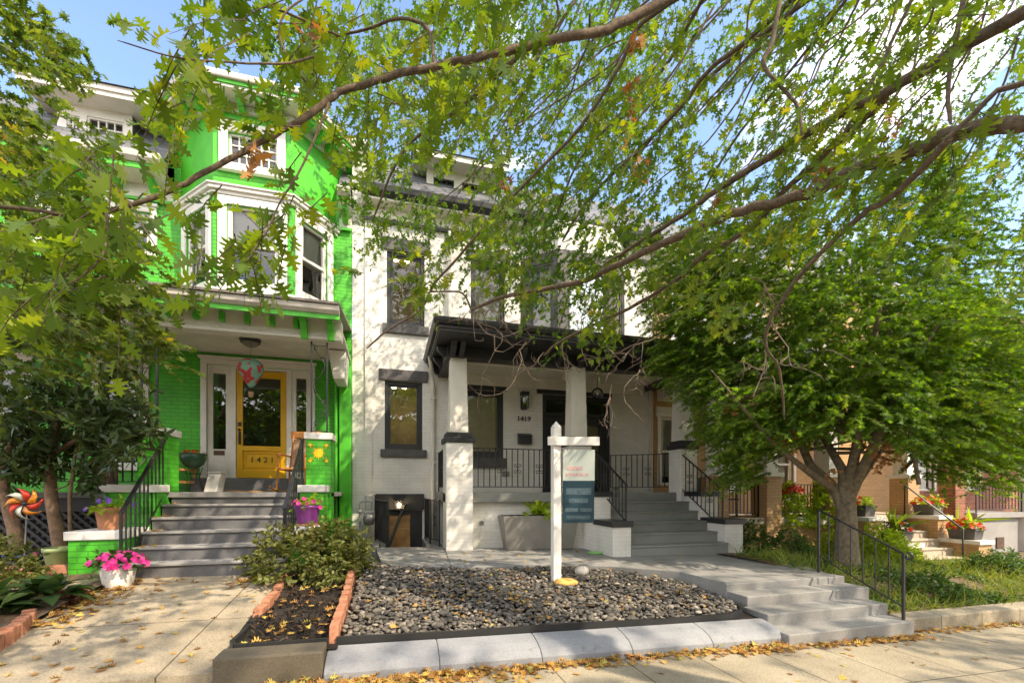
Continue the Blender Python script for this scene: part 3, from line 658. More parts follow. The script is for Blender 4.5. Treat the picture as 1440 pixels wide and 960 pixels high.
m.fbox(fr2, .24, L2-.24, .002, .05, 8.022, 8.2); m.fbox(fr2, .06, L2-.06, .002, .09, 7.30, 7.358); m.fbox(fr2, .24, L2-.24, .002, .05, 7.358, 7.457)
m.build('attic_casing', M['white'], G, bevel=.005)
window(G, fr2, .24, L2-.24, 7.46, 8.02, M['white'], 'grid', fw=.04, rec=.03, grid=(6, 3))
ev = [eA, bayB, bayC, eD]
m = MB(); m.slab(closed(offs(ev, .40), 11.6), 8.50, 8.545); m.slab(closed(offs(ev, .06), 11.55), 8.36, 8.498); m.build('bay_soffit', M['soffit'], G)
m = MB(); m.slab(closed(offs(ev, .425), 11.7), 8.547, 8.60); m.build('bay_fascia', M['greenp'], G)
m = MB(); m.slab(closed(offs(ev, .47), 11.8), 8.602, 8.72); m.build('bay_gutter', M['gutter'], G, bevel=.02)
m = MB(); er = closed(offs(ev, .45), 11.8); n = len(er); m.add([(x, y, 8.722) for x, y in er] + [(-2.45, 10.9, 9.9)], [(i, (i+1) % n, n) for i in range(n)]); m.build('bay_roof', M['slate'], G)
for P, Q, k in ((bayC, eD, 5), (bayB, bayC, 4), (eA, bayB, 5)):
    fr = F(P, (Q[0]-P[0], Q[1]-P[1])); L_ = math.dist(P, Q)
    for i in range(k):
        a = L_*(i+.6)/(k+.2); mb = MB(); mb.prof(fr, [(.065, 8.495), (.065, 8.34), (.14, 8.33), (.22, 8.38), (.32, 8.42), (.33, 8.495)], a-.05, a+.05); mb.build('eave_bracket', M['greenp'], G, bevel=.006)
# main cornice, mansard and dormer
for x0, x1 in ((GX0, -3.95), (-1.0, GX1)):
    m = MB(); m.prof(fg, [(.002, 7.72), (.002, 7.05), (.05, 7.05), (.06, 7.30), (.45, 7.36), (.45, 7.42), (.002, 7.42)], x0, x1); m.build('cornice', M['soffit'], G)
    m = MB(); m.prof(fg, [(.452, 7.34), (.475, 7.34), (.475, 7.43), (.452, 7.43)], x0, x1); m.prof(fg, [(.052, 7.0), (.08, 7.0), (.08, 7.05), (.052, 7.05)], x0, x1); m.build('cornice_fascia', M['greenp'], G)
    m = MB(); m.prof(fg, [(.25, 7.44), (.50, 7.432), (.56, 7.50), (.57, 7.60), (.25, 7.62)], x0, x1); m.build('gutter', M['gutter'], G, bevel=.01)
    k = max(1, int((x1-x0)/.52))
    for i in range(k):
        a = x0+(x1-x0)*(i+.5)/k; mb = MB(); mb.prof(fg, [(.062, 7.34), (.058, 7.14), (.12, 7.12), (.2, 7.2), (.36, 7.26), (.37, 7.345)], a-.055, a+.055); mb.build('cornice_bracket', M['greenp'], G, bevel=.006)
m = MB(); m.quad((GX0, 9.42, 7.63), (-3.95, 9.42, 7.63), (-3.95, 10.5, 9.0), (GX0, 10.5, 9.0)); m.quad((GX0, 10.5, 9.0), (GX1, 10.5, 9.0), (GX1, 19, 9.2), (GX0, 19, 9.2)); m.quad((-1.0, 9.42, 7.63), (GX1, 9.42, 7.63), (GX1, 10.5, 9.0), (-1.0, 10.5, 9.0))
m.quad((GX0, 9.42, 7.63), (GX0, 10.5, 9.0), (GX0, 10.5, 7.6)); m.build('roof', M['slate'], G)
fd = FY(9.85); dh = (X(122, 9.85), X(174, 9.85), 7.96, 8.46); dx0, dx1 = X(80, 9.85), X(186, 9.85)
m = MB(); m.wall(fd, dx0, dx1, 7.8, 8.62, [dh, (dx0+.14, dh[0]-.1, 8.02, 8.42)], .08); dorm = m.build('dormer', M['white'], G)
m = MB(); m.quad((dx1, 9.85, 7.8), (dx1, 11.2, 7.8), (dx1, 11.2, 8.62), (dx1, 9.85, 8.62)); m.build('cheek', M['slate'], dorm); m = MB(); m.quad((dx0, 11.2, 7.8), (dx0, 9.85, 7.8), (dx0, 9.85, 8.62), (dx0, 11.2, 8.62)); m.build('cheek', M['slate'], dorm)
window(G, fd, *dh, M['white'], 'grid', fw=.03, rec=.02, grid=(4, 3)); window(G, fd, dx0+.14, dh[0]-.1, 8.02, 8.42, M['white'], 'grid', fw=.03, rec=.02, grid=(3, 3))
m = MB(); m.box(dx0-.35, dx1+.4, 9.48, 11.3, 8.62, 8.70); m.box(dx0-.38, dx1+.43, 9.45, 11.3, 8.702, 8.80); m.build('eave', M['soffit'], dorm)
m = MB(); a, b = dx0-.42, dx1+.47; m.add([(a, 9.41, 8.803), (b, 9.41, 8.803), (b, 11.3, 8.803), (a, 11.3, 8.803), ((a+b)/2-.3, 10.5, 9.15), ((a+b)/2+.3, 10.5, 9.15)], [(0, 1, 5, 4), (1, 2, 5), (2, 3, 4, 5), (3, 0, 4)]); m.build('dormer_roof', M['slate'], dorm)
# porch
PY = 7.85; GF = 1.58
m = MB(); m.box(GX0, -.93, PY-.03, GY-.002, 1.5, GF); m.build('porch_floor', M['tread'], G, bevel=.01)
m = MB(); m.box(GX0, -3.6, PY, PY+.06, 1.30, 1.498); m.box(-3.6, -1.33, PY+.02, PY+.1, .3, 1.3); m.build('porch_skirt', M['lattice'], G)
m = MB()
for i in range(-6, 34):
    for s in (1, -1):
        x = -7.2 + i*.125; p, q = Vector((x, PY+.035+.014*s, .55)), Vector((x+s*.76, PY+.035+.014*s, 1.31))
        def clip(p, q):
            d = q-p; t0, t1 = 0, 1
            for lim, sg in ((-3.78, 1), (-7.25, -1)):
                a, b = (lim-p.x)*sg, (q.x-p.x)*sg
                if b > 0: t1 = min(t1, a/b)
                else: t0 = max(t0, a/b if b else 0)
            return (p+d*t0, p+d*t1) if t1-t0 > .02 else None
        c = clip(p, q)
        if c: m.bar(c[0], c[1], .012, .038)
m.build('lattice', M['lattice'], G)
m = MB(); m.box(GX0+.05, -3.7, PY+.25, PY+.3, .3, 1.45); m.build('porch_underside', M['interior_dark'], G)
st = stair(G, -3.2, -1.33, PY, GF, 6, .176, .285, 'tread', 'grey_step', .2)
m = MB(); m.box(-3.55, -1.5, 9.42, GY-.165+.0, GF+.001, 1.845); m.build('door_step', M['grey_step'], G, bevel=.01)
def pier(par, x0, x1, y0, y1, z0, z1, mb='green', mc='white', ch=.11, ov=.03, lab=None):
    m = MB(); m.box(x0, x1, y0, y1, z0, z1); o = m.build('pier', M[mb], par, bevel=.008)
    m = MB(); m.box(x0-ov, x1+ov, y0-ov, y1+ov, z1+.001, z1+ch); m.build('pier_cap', M[mc], o, bevel=.012)
    if lab: o['label'] = lab
    return o
pier(G, -3.62, -3.24, 7.80, 8.2, .3, 2.44); pr = pier(G, -1.31, -.93, 7.78, 8.18, .3, 2.44, lab='brick pier painted with a yellow sun')
for x0, x1 in ((-3.74, -3.23), (-1.30, -.97)): pier(G, x0, x1, 7.22, 7.775, .3, 1.58); pier(G, x0, x1, 6.55, 7.185, .3, 1.0)
# the painted sun on the pier
m = MB(); cx, cz, y = -1.12, 2.22, 7.774
star = []
for i in range(48):
    a = 2*math.pi*i/48; r = .068 + (.052 if i % 6 == 0 else .018 if i % 6 == 3 else 0); star.append((cx+r*math.cos(a+math.pi/2), cz+r*math.sin(a+math.pi/2)))
fpz = FY(y); m.prof_a(fpz, star, 0, .003)
for sx, sz in ((-1, 1), (1, 1), (-1, -1), (1, -1)):
    hx, hz = cx+sx*.125, cz+sz*.13
    m.prof_a(fpz, [(hx+.028*math.cos(t), hz+.024*math.sin(t)) for t in [2*math.pi*k/10 for k in range(10)]], 0, .003)
    for k in range(4):
        a = math.atan2(-sz, -sx)*1.0 + (k-1.5)*.42; p = Vector((hx, y-.0015, hz)); q = p + Vector((math.cos(a)*.062, 0, math.sin(a)*.062)); m.bar(p+(q-p)*.3, q, .010, .003)
m.build('painted_sun', M['yellowp'], pr)
# iron porch posts
for px0, px1 in ((199, 221), (438, 460)):
    xa, xb = X(px0, PY+.1), X(px1, PY+.1); m = MB()
    for x in (xa, xb): m.bar((x, PY+.1, 2.55), (x, PY+.1, 4.08), .026)
    for z in (2.6, 4.02): m.bar((xa, PY+.1, z), (xb, PY+.1, z), .012)
    xm = (xa+xb)/2; h = 1.42/4
    for k in range(4):
        z = 2.62+h*k; s = 1 if k % 2 else -1
        m.tube([Vector((xm+s*(xb-xa)*.36*math.cos(math.pi*t/8), PY+.1, z+h*t/8)) for t in range(9)], .006, 5)
        spiral(m, (xm+s*.05, PY+.1, z+h*.28), Vector((s, 0, 0)), .05, 2.4, -2.6); spiral(m, (xm-s*.05, PY+.1, z+h*.78), Vector((-s, 0, 0)), .045, 2.4, -2.6)
    m.build('porch_post', M['iron'], G)
# porch roof: soffit beam, ceiling, fascia, gutter, roof sheet
m = MB(); m.box(GX0, -.77, PY-.04, PY+.16, 4.08, 4.40); m.box(GX0, -.77, PY-.07, PY-.041, 4.08, 4.12)
for i in range(150): m.box(GX0+i*.0435, GX0+i*.0435+.024, PY-.058, PY-.0405, 4.125, 4.155)
m.build('porch_beam', M['soffit'], G)
m = MB(); m.box(GX0, -.775, PY+.161, GY-.002, 4.28, 4.32); m.build('porch_ceiling', M['soffit'], G)
m = MB(); m.quad((GX0, 7.46, 4.345), (GX0, PY-.042, 4.40), (-.77, PY-.042, 4.40), (-.77, 7.46, 4.345)); m.build('porch_soffit', M['soffit'], G)
m = MB(); m.box(GX0, -.765, 7.44, 7.47, 4.30, 4.37); m.build('porch_fascia', M['greenp'], G)
m = MB(); m.prof(fg, [(2.33, 4.372), (2.38, 4.372), (2.43, 4.42), (2.44, 4.50), (2.33, 4.50)], GX0, -.764); m.build('porch_gutter', M['gutter'], G, bevel=.008)
m = MB(); m.hexa([(GX0, 7.33, 4.503), (-.763, 7.33, 4.503), (-.763, GY-.002, 4.93), (GX0, GY-.002, 4.93), (GX0, 7.33, 4.54), (-.763, 7.33, 4.54), (-.763, GY-.002, 4.98), (GX0, GY-.002, 4.98)]); m.build('porch_roof', M['roofmetal'], G)
for px in (242, 279, 315, 350, 385, 418): 
    x = X(px, PY); m = MB(); m.box(x-.035, x+.035, PY-.13, PY-.041, 4.22, 4.37); m.build('frieze_block', M['greenp'], G, bevel=.01)
for x in (-1.33, -.93):                     # scrolled end brackets
    m = MB(); m.prof(fg, [(1.99, 4.06), (2.05, 4.06), (2.10, 4.2), (2.2, 4.28), (2.3, 4.29), (2.3, 4.342), (1.99, 4.37)], x-.05, x+.05); m.build('porch_bracket', M['greenp'], G, bevel=.008)
m = MB(); m.hexa([(-1.03, 8.9, 3.72), (-.83, 8.9, 3.72), (-.83, 9.6, 3.72), (-1.03, 9.6, 3.72), (-1.12, 8.9, 4.26), (-.80, 8.9, 4.26), (-.80, 9.6, 4.26), (-1.12, 9.6, 4.26)]); m.build('pilaster_capital', M['white'], G, bevel=.02)
m = MB()
for k in range(5): m.ball((-.85, 8.95-.0, 4.2-k*.09), .055-.004*k, 8, 6)
m.build('scroll_bracket', M['greenp'], G)
# front door with side lights
fdr = FY(GY); c = .075
m = MB(); m.fbox(fdr, dX0-.1, dX0, -.02, .04, GF+.27, dZ1+.1); m.fbox(fdr, dX1, dX1+.1, -.02, .04, GF+.27, dZ1+.1); m.fbox(fdr, dX0, dX1, -.02, .04, dZ1+.001, dZ1+.1); m.fbox(fdr, dX0-.13, dX1+.13, -.01, .08, dZ1+.102, dZ1+.15)
ex0, ex1 = X(331, GY), X(402, GY); s0, s1 = dX0+.0, dX1-.0
m.fbox(fdr, dX0-.004, dX0+.015, -.165, -.021, GF+.27, dZ1+.004); m.fbox(fdr, dX1-.015, dX1+.004, -.165, -.021, GF+.27, dZ1+.004); m.fbox(fdr, dX0+.015, dX1-.015, -.165, -.021, dZ1-.015, dZ1+.004)
m.fbox(fdr, ex0-.10, ex0-.003, -.14, -.03, dZ0, dZ1-.001); m.fbox(fdr, ex1+.003, ex1+.10, -.14, -.03, dZ0, dZ1-.001)
for x0, x1 in ((s0, ex0-.102), (ex1+.102, s1)):
    m.fbox(fdr, x0, x0+.08, -.13, -.05, dZ0, dZ1-.001); m.fbox(fdr, x1-.08, x1, -.13, -.05, dZ0, dZ1-.001)
    m.fbox(fdr, x0+.08, x1-.08, -.13, -.05, dZ0, 2.42); m.fbox(fdr, x0+.08, x1-.08, -.13, -.05, dZ1-.16, dZ1-.001)
m.fbox(fdr, ex0, ex1, -.13, -.05, dZ1-.05, dZ1-.001)
dfm = m.build('door_frame', M['white'], G, bevel=.006)
m = MB()
for x0, x1 in ((s0, ex0-.102), (ex1+.102, s1)): MB().quad(*[fdr.p(a, -.09, z) for a, z in ((x0+.07, 2.41), (x1-.07, 2.41), (x1-.07, dZ1-.15), (x0+.07, dZ1-.15))]).build('side_light', M['glass_dark'], dfm)
pass
m = MB(); m.fbox(fdr, s0+.1, ex0-.2, -.049, -.04, 2.3, 2.39); m.build('mail_slot', M['wooddark'], dfm)
m = MB(); z0, z1 = dZ0+.01, dZ1-.06; b0, b1 = -.12, -.06; sw = .11
m.fbox(fdr, ex0+.004, ex0+sw, b0, b1, z0, z1); m.fbox(fdr, ex1-sw, ex1-.004, b0, b1, z0, z1); m.fbox(fdr, ex0+sw, ex1-sw, b0, b1, z1-.14, z1); m.fbox(fdr, ex0+sw, ex1-sw, b0, b1, z0, z0+.16)
m.fbox(fdr, ex0+sw, ex1-sw, b0, b1, z0+.54, z0+.64); m.fbox(fdr, ex0+sw, ex1-sw, b0, b1-.03, z0+.16, z0+.54)
for a, b_, q, r in ((ex0+sw+.03, ex1-sw-.03, z0+.2, z0+.225), (ex0+sw+.03, ex1-sw-.03, z0+.485, z0+.51)): m.fbox(fdr, a, b_, b1-.03, b1-.012, q, r)
for a in (ex0+sw+.03, ex1-sw-.055): m.fbox(fdr, a, a+.025, b1-.03, b1-.012, z0+.226, z0+.484)
door = m.build('front_door', M['yellow'], G, bevel=.005); door['label'] = 'yellow half-glazed front door'
m = MB(); m.quad(*[fdr.p(a, -.09, z) for a, z in ((ex0+sw-.01, z0+.63), (ex1-sw+.01, z0+.63), (ex1-sw+.01, z1-.13), (ex0+sw-.01, z1-.13))]); m.build('door_glass', M['glass_dark'], door)
m = MB(); x = ex0+.06; m.fbox(fdr, x-.03, x+.03, b1, b1+.02, z0+1.02, z0+1.1); m.fbox(fdr, x-.022, x+.022, b1, b1+.012, z0+.66, z0+.92); p = fdr.p; m.tube([p(x, b1+.01, z0+.88), p(x, b1+.06, z0+.84), p(x, b1+.06, z0+.72), p(x, b1+.01, z0+.68)], .011, 6); m.ball(p(x, b1+.03, z0+.95), .025, 8, 6); m.build('door_handle', M['black'], door)
text('house_number', '1 4 2 1', (ex0/2+ex1/2, GY+.09-.006, z0+.36), .155, M['iron'], door)
m = MB(); m.quad((dX0-.1, GY+.9, GF), (dX1+.1, GY+.9, GF), (dX1+.1, GY+.9, dZ1+.1), (dX0-.1, GY+.9, dZ1+.1)); m.build('hall', M['interior_dark'], G)
# railings of the green porch
railing(G, 'stair_railing', (X(170, 6.42)+.0, 6.42, 1.60-.27), (-3.26, PY-.02, 2.42), .78, 11, rad=.008, posts=(1, 1), posth=(.85, .84), top=.02)
railing(G, 'stair_railing', (-1.36, 6.5, 1.36), (-1.36, PY-.06, 2.42), .78, 11, posts=(1, 1), posth=(.88, .84), top=.022)
railing(G, 'porch_railing', (GX0+.1, PY+.12, 2.34), (-3.64, PY+.12, 2.34), .6, 30, posts=(1, 1), posth=(.75, .75))
for px in (145, 160): 
    x = X(px, 8.7); m = MB(); m.box(x-.06, x+.09, 8.6, 8.64, GF, 2.35); m.build('porch_screen', M['wooddark'], G)

# ------------------------------------------------------------------ WHITE HOUSE
WX0, WX1, WY = -.755, 6.42, 9.8
W = empty('white_house', (2.8, WY, .5), 'white painted brick row house with black trimmed windows and black porch roof', 'house')
fw = FY(WY); WF = 1.57
lw = RC(541, 594, 536, 632, WY); uw1 = RC(544, 597, 355, 458, WY); uw2 = RC(662, 710, 370, 466, WY)
pw = (X(640, WY), X(708, WY), 2.35, 3.88); base = RC(532, 592, 716, 790, WY)
dw = (X(763, WY), X(858, WY), WF+.0, 3.88)
bA, bB, bC, bD = (2.92, 9.8), (3.58, 9.12), (4.92, 9.12), (5.62, 9.8)
holes = [lw, uw1, uw2, pw, dw, (X(542, WY), X(594, WY), -.6, base[3]-.02), (3.05, 5.5, 5.0, 7.0)]
m = MB(); m.wall(fw, WX0, WX1, -.9, 7.62, holes, .14)
m.quad((WX1, 9.8, -.3), (WX1, 19, -.3), (WX1, 19, 8.2), (WX1, 9.8, 8.2)); m.quad((WX0, 19, -.3), (WX0, 19, 8.2), (WX1, 19, 8.2), (WX1, 19, -.3)); m.quad((WX0, 9.8, -.3), (WX0, 9.8, 8.2), (WX0, 19, 8.2), (WX0, 19, -.3))
m.build('wall', M['white_brick'], W)
m = MB(); m.box(-.50, -.36, 9.76, 9.797, .5, 7.35); m.build('pilaster', M['white_brick'], W)
m = MB(); m.box(WX0+.003, -.45, 9.75, 11, 7.62, 8.85); m.box(WX0-.02, -.42, 9.7, 11, 8.852, 8.93); m.build('parapet', M['cream'], W)
window(W, fw, *lw, M['black'], 'inner', fw=.075, rec=.05, glass='glass_refl', room='interior_warm', lights=4, lintel=(.24, .12, 'charstone'), sill=(.16, .09, 'charstone'))
window(W, fw, *uw1, M['black'], 'inner', fw=.075, rec=.05, room='interior_warm', lights=2, shade=None, lintel=(.27, .12, 'charstone'), sill=(.19, .09, 'charstone'))
window(W, fw, *uw2, M['black'], 'inner', fw=.075, rec=.05, room='interior_dark', shade='blind', lintel=(.25, .1, 'charstone'))
window(W, fw, *pw, M['black'], 'inner', fw=.09, rec=.03, room='interior_dark', shade='blind', frac=1.0, lintel=(.2, .06, 'black'), sill=(.22, .05, 'charstone'))
# black bay over the porch
m = MB(); bl = []
for P, Q in ((bA, bB), (bB, bC), (bC, bD)):
    L_ = math.dist(P, Q); fr = F(P, (Q[0]-P[0], Q[1]-P[1])); h = (.2, L_-.1, 5.05, 6.72); bl.append((fr, h, L_)); m.wall(fr, 0, L_, 4.95, 6.95, [h], .08)
m.build('bay', M['charstone'], W)
for i, (fr, h, L_) in enumerate(bl): window(W, fr, *h, M['charstone'], 'inner', fw=.06, rec=.02, glass='glass_mirror' if i == 1 else 'glass', shade='blind')
wp = [bA, bB, bC, bD]
m = MB(); m.slab(closed(offs(wp, .06), 10), 4.80, 4.88); m.slab(closed(offs(wp, .03), 9.99), 4.882, 4.948); m.slab(closed(offs(wp, .02), 9.98), 4.6, 4.798); m.build('bay_sill', M['cream'], W, bevel=.008)
m = MB(); m.slab(closed(offs(wp, .005), 10), 6.955, 7.60); m.build('bay_top', M['white_brick'], W)
# cornice, gutter, mansard, dormer
for a, b in ((WX0+.2, 2.9), (5.65, WX1)): 
    m = MB(); m.prof(fw, [(.003, 7.30), (.07, 7.30), (.07, 7.36), (.003, 7.37)], a, b); m.build('string_band', M['black'], W)
    m = MB(); m.prof(fw, [(.003, 7.372), (.04, 7.372), (.05, 7.60), (.3, 7.62), (.3, 7.66), (.003, 7.66)], a, b)
    for i in range(int((b-a)/.075)): m.fbox(fw, a+i*.075, a+i*.075+.04, .041, .07, 7.385, 7.43)
    m.build('frieze', M['cream'], W)
m = MB(); m.prof(fw, [(.003, 7.662), (.32, 7.662), (.42, 7.74), (.44, 7.86), (.003, 7.86)], WX0+.2, WX1); m.build('gutter', M['black'], W, bevel=.01)
m = MB(); m.quad((WX0+.3, 9.4, 7.87), (WX1, 9.4, 7.87), (WX1, 10.5, 9.15), (WX0+.3, 10.5, 9.15)); m.quad((WX0, 10.5, 9.15), (WX1, 10.5, 9.15), (WX1, 19, 9.2), (WX0, 19, 9.2)); m.build('roof', M['slate'], W)
fd = FY(9.8); ex0_, ex1_ = X(600, 9.8), X(688, 9.8); h1 = (ex0_+.15, ex0_+.6, 8.05, 8.5); h2 = (ex1_-.62, ex1_-.16, 8.05, 8.5)
m = MB(); m.wall(fd, ex0_, ex1_, 7.87, 8.66, [h1, h2], .06); dorm = m.build('dormer', M['cream'], W)
for h in (h1, h2): window(W, fd, *h, M['black'], 'grid', fw=.03, rec=.02, grid=(3, 3))
m = MB(); m.quad((ex1_, 9.8, 7.87), (ex1_, 11.2, 7.87), (ex1_, 11.2, 8.66), (ex1_, 9.8, 8.66)); m.build('cheek', M['slate'], dorm); m = MB(); m.quad((ex0_, 11.2, 7.87), (ex0_, 9.8, 7.87), (ex0_, 9.8, 8.66), (ex0_, 11.2, 8.66)); m.build('cheek', M['slate'], dorm)
m = MB(); m.box(ex0_-.3, ex1_+.33, 9.42, 11.3, 8.66, 8.78); m.build('eave', M['cream'], dorm)
m = MB(); a, b = ex0_-.34, ex1_+.37; m.add([(a, 9.38, 8.783), (b, 9.38, 8.783), (b, 11.3, 8.783), (a, 11.3, 8.783), ((a+b)/2-.3, 10.5, 9.2), ((a+b)/2+.3, 10.5, 9.2)], [(0, 1, 5, 4), (1, 2, 5), (2, 3, 4, 5), (3, 0, 4), (0, 3, 2, 1)]); m.build('dormer_roof', M['slate'], dorm)
# porch slab, piers, columns
m = MB(); m.box(1.0, 6.4, 8.27, WY-.003, 1.38, WF); m.build('porch_floor', M['grey_step2'], W, bevel=.012)
m = MB(); m.box(1.5, 4.07, 8.42, 8.6, .2, 1.378); m.box(1.05, 6.38, 8.6, 8.7, .2, 1.378); m.build('porch_wall', M['white_brick'], W)
cols = [(1.0, 1.5), (3.45, 3.9), (6.0, 6.42)]
for i, (x0, x1) in enumerate(cols):
    y0, y1 = 8.13, 8.13+(x1-x0); m = MB(); m.box(x0, x1, y0, y1, .2, 2.50); pr_ = m.build('porch_pier', M['white_brick'], W, bevel=.01)
    m = MB(); m.box(x0-.035, x1+.035, y0-.035, y1+.035, 2.502, 2.60); m.box(x0+.01, x1-.01, y0+.01, y1-.01, 2.602, 2.69); m.build('pier_cap', M['black'], pr_, bevel=.01)
    m = MB(); cxm = (x0+x1)/2; cy = (y0+y1)/2; m.taper(cxm-.175, cxm+.175, cy-.175, cy+.175, 2.692, 4.10, .028); m.build('porch_column', M['cream'], W, bevel=.008)
stair(W, 4.08, 6.1, 8.27, WF, 6, .187, .28, 'grey_step2', 'grey_step2', .1)
for x0, x1, yy in ((3.72, 4.075, 6.88), (6.105, 6.52, 6.95)):
    for y0, y1, z in ((7.62, 8.268 if x0 < 5 else 8.125, 1.49), (yy, 7.617, .97)):
        m = MB(); m.box(x0, x1, y0, y1, .1, z); o = m.build('cheek_wall', M['white_brick'], W, bevel=.01)
        m = MB(); m.box(x0-.03, x1+.03, y0-.03, y1-.002, z+.001, z+.10); m.build('cheek_cap', M['black'], o, bevel=.01)
# porch roof
ex, fx = .78, 6.75; eyf = 7.42
m = MB(); m.box(1.02, 6.42, 8.2, 8.52, 4.102, 4.30); m.box(1.02, 1.3, 8.522, WY-.003, 4.102, 4.30); m.box(6.14, 6.42, 8.522, WY-.003, 4.102, 4.30); m.build('porch_beam', M['black'], W, bevel=.01)
m = MB(); m.box(1.302, 6.138, 8.522, WY-.003, 4.22, 4.26); m.build('porch_ceiling', M['cream'], W)
m = MB(); m.box(1.302, 6.138, 8.47, 8.53, 4.07, 4.1015); m.box(1.302, 6.138, WY-.06, WY-.003, 3.98, 4.219); m.build('porch_frieze', M['cream'], W)
m = MB(); m.box(ex+.03, fx-.03, eyf+.03, WY-.003, 4.302, 4.335); m.build('porch_soffit', M['black'], W)
m = MB(); m.box(ex+.01, fx-.01, eyf+.01, WY-.003, 4.337, 4.42); m.build('porch_fascia', M['black'], W, bevel=.01)
m = MB(); m.prof(F((0, eyf+.01, 0), (1, 0)), [(.002, 4.40), (.05, 4.40), (.085, 4.45), (.09, 4.50), (.002, 4.50)], ex-.08, fx+.08); m.prof(F((ex+.01, WY), (0, -1)), [(.002, 4.40), (.05, 4.40), (.085, 4.45), (.09, 4.50), (.002, 4.50)], 0.01, WY-eyf-.01); m.build('porch_gutter', M['black'], W, bevel=.006)
m = MB(); m.add([(ex-.03, eyf-.03, 4.425), (fx+.03, eyf-.03, 4.425), (fx+.03, WY-.003, 4.425), (ex-.03, WY-.003, 4.425), (ex+.9, WY-.003, 4.78), (fx-.9, WY-.003, 4.78), (ex+.9, 9.0, 4.74), (fx-.9, 9.0, 4.74)], [(0, 1, 7, 6), (6, 7, 5, 4), (1, 2, 5, 7), (3, 0, 6, 4), (0, 3, 2, 1)]); m.build('porch_roof', M['slate'], W)
for x in (1.12, 1.28, 2.45, 3.2, 3.68, 5.0, 6.28):
    m = MB(); m.prof(F((0, 8.2, 0), (1, 0)), [(.002, 4.30), (.002, 4.08), (.06, 4.06), (.1, 4.12), (.30, 4.20), (.34, 4.30)], x-.05, x+.05); m.build('eave_bracket', M['black'], W, bevel=.01)
for y in (8.3, 9.0, 9.6):
    m = MB(); m.prof(F((1.02, WY), (0, -1)), [(.002, 4.30), (.002, 4.12), (.05, 4.1), (.16, 4.22), (.18, 4.30)], WY-y-.05, WY-y+.05); m.build('eave_bracket', M['black'], W, bevel=.01)
m = MB(); x, y = .80, 9.3; m.tube([(x+.0, 9.3, 4.42), (x+.02, 9.32, 4.28), (x+.08, 9.6, 4.12), (x+.11, 9.72, 3.95), (x+.11, 9.73, .9), (x+.11, 9.73, .5)], .042, 10); 
for z in (3.6, 2.2, 1.3): m.box(x+.055, x+.165, 9.68, 9.798, z, z+.035)
m.build('downpipe', M['cream'], W)
m = MB(); m.tube([(X(632, 9.72), 9.72, 7.3), (X(632, 9.72), 9.72, 4.7)], .04, 10); m.build('downpipe', M['cream'], W)
m = MB(); m.tube([(6.28, 9.7, 4.1), (6.28, 9.7, 1.6)], .05, 10); m.build('downpipe', M['gutter'], W)
# double front door
d0, d1, z0, z1 = dw; m = MB(); b0, b1 = -.12, -.02
m.fbox(fw, d0, d0+.1, b0, b1, z0, z1); m.fbox(fw, d1-.1, d1, b0, b1, z0, z1); m.fbox(fw, d0+.1, d1-.1, b0, b1, z1-.12, z1); m.fbox(fw, d0+.1, d1-.1, b0, b1, 3.36, 3.46)
dfm = m.build('door_frame', M['black'], W, bevel=.006); m = MB(); m.fbox(fw, d0-.15, d1+.02, .002, .05, z1+.002, z1+.2); m.build('door_lintel', M['black'], dfm, bevel=.008)
m = MB(); m.quad(*[fw.p(a, -.07, z) for a, z in ((d0+.09, 3.45), (d1-.09, 3.45), (d1-.09, z1-.11), (d0+.09, z1-.11))]); m.build('transom_glass', M['glass'], dfm)
m = MB(); m.fbox(fw, d1+.03, d1+.13, .002, .04, WF, 3.9); m.build('door_casing', M['cream'], W)
mid = (d0+d1)/2
for a0, a1 in ((d0+.102, mid-.004), (mid+.004, d1-.102)):
    m = MB(); s = .15; zz0, zz1 = z0+.01, 3.358; m.fbox(fw, a0, a0+s, -.11, -.05, zz0, zz1); m.fbox(fw, a1-s, a1, -.11, -.05, zz0, zz1); m.fbox(fw, a0+s, a1-s, -.11, -.05, zz1-.16, zz1); m.fbox(fw, a0+s, a1-s, -.11, -.05, zz0, zz0+.3); dd = m.build('front_door', M['black'], W, bevel=.005)
    m = MB(); m.quad(*[fw.p(a, -.08, z) for a, z in ((a0+s-.01, zz0+.29), (a1-s+.01, zz0+.29), (a1-s+.01, zz1-.15), (a0+s-.01, zz1-.15))]); m.build('door_glass', M['glass'], dd)
    m = MB(); m.fbox(fw, a0+s-.02, a1-s+.02, -.16, -.155, zz0+.28, zz1-.14); m.build('door_blind', M['blind'], dd)
m = MB(); m.fbox(fw, mid+.03, mid+.07, -.05, -.03, 2.45, 2.75); m.ball(fw.p(mid+.05, -.01, 2.55), .025, 8, 6); m.build('door_handle', M['iron'], dd)
m = MB(); a, b = d0-.2, d1+.2; dp = -1.2; p = fw.p
m.quad(p(a, dp, z0), p(b, dp, z0), p(b, dp, z1+.05), p(a, dp, z1+.05)); m.quad(p(a, -.14, z0), p(a, dp, z0), p(a, dp, z1+.05), p(a, -.14, z1+.05)); m.quad(p(b, dp, z0), p(b, -.14, z0), p(b, -.14, z1+.05), p(b, dp, z1+.05)); m.quad(p(a, dp, z1+.05), p(b, dp, z1+.05), p(b, -.14, z1+.05), p(a, -.14, z1+.05)); m.build('hall', M['interior_warm'], W)
text('house_number', '1419', (X(736.5, WY), WY-.012, Z(589, 736, WY)), .17, M['black'], W, .012)
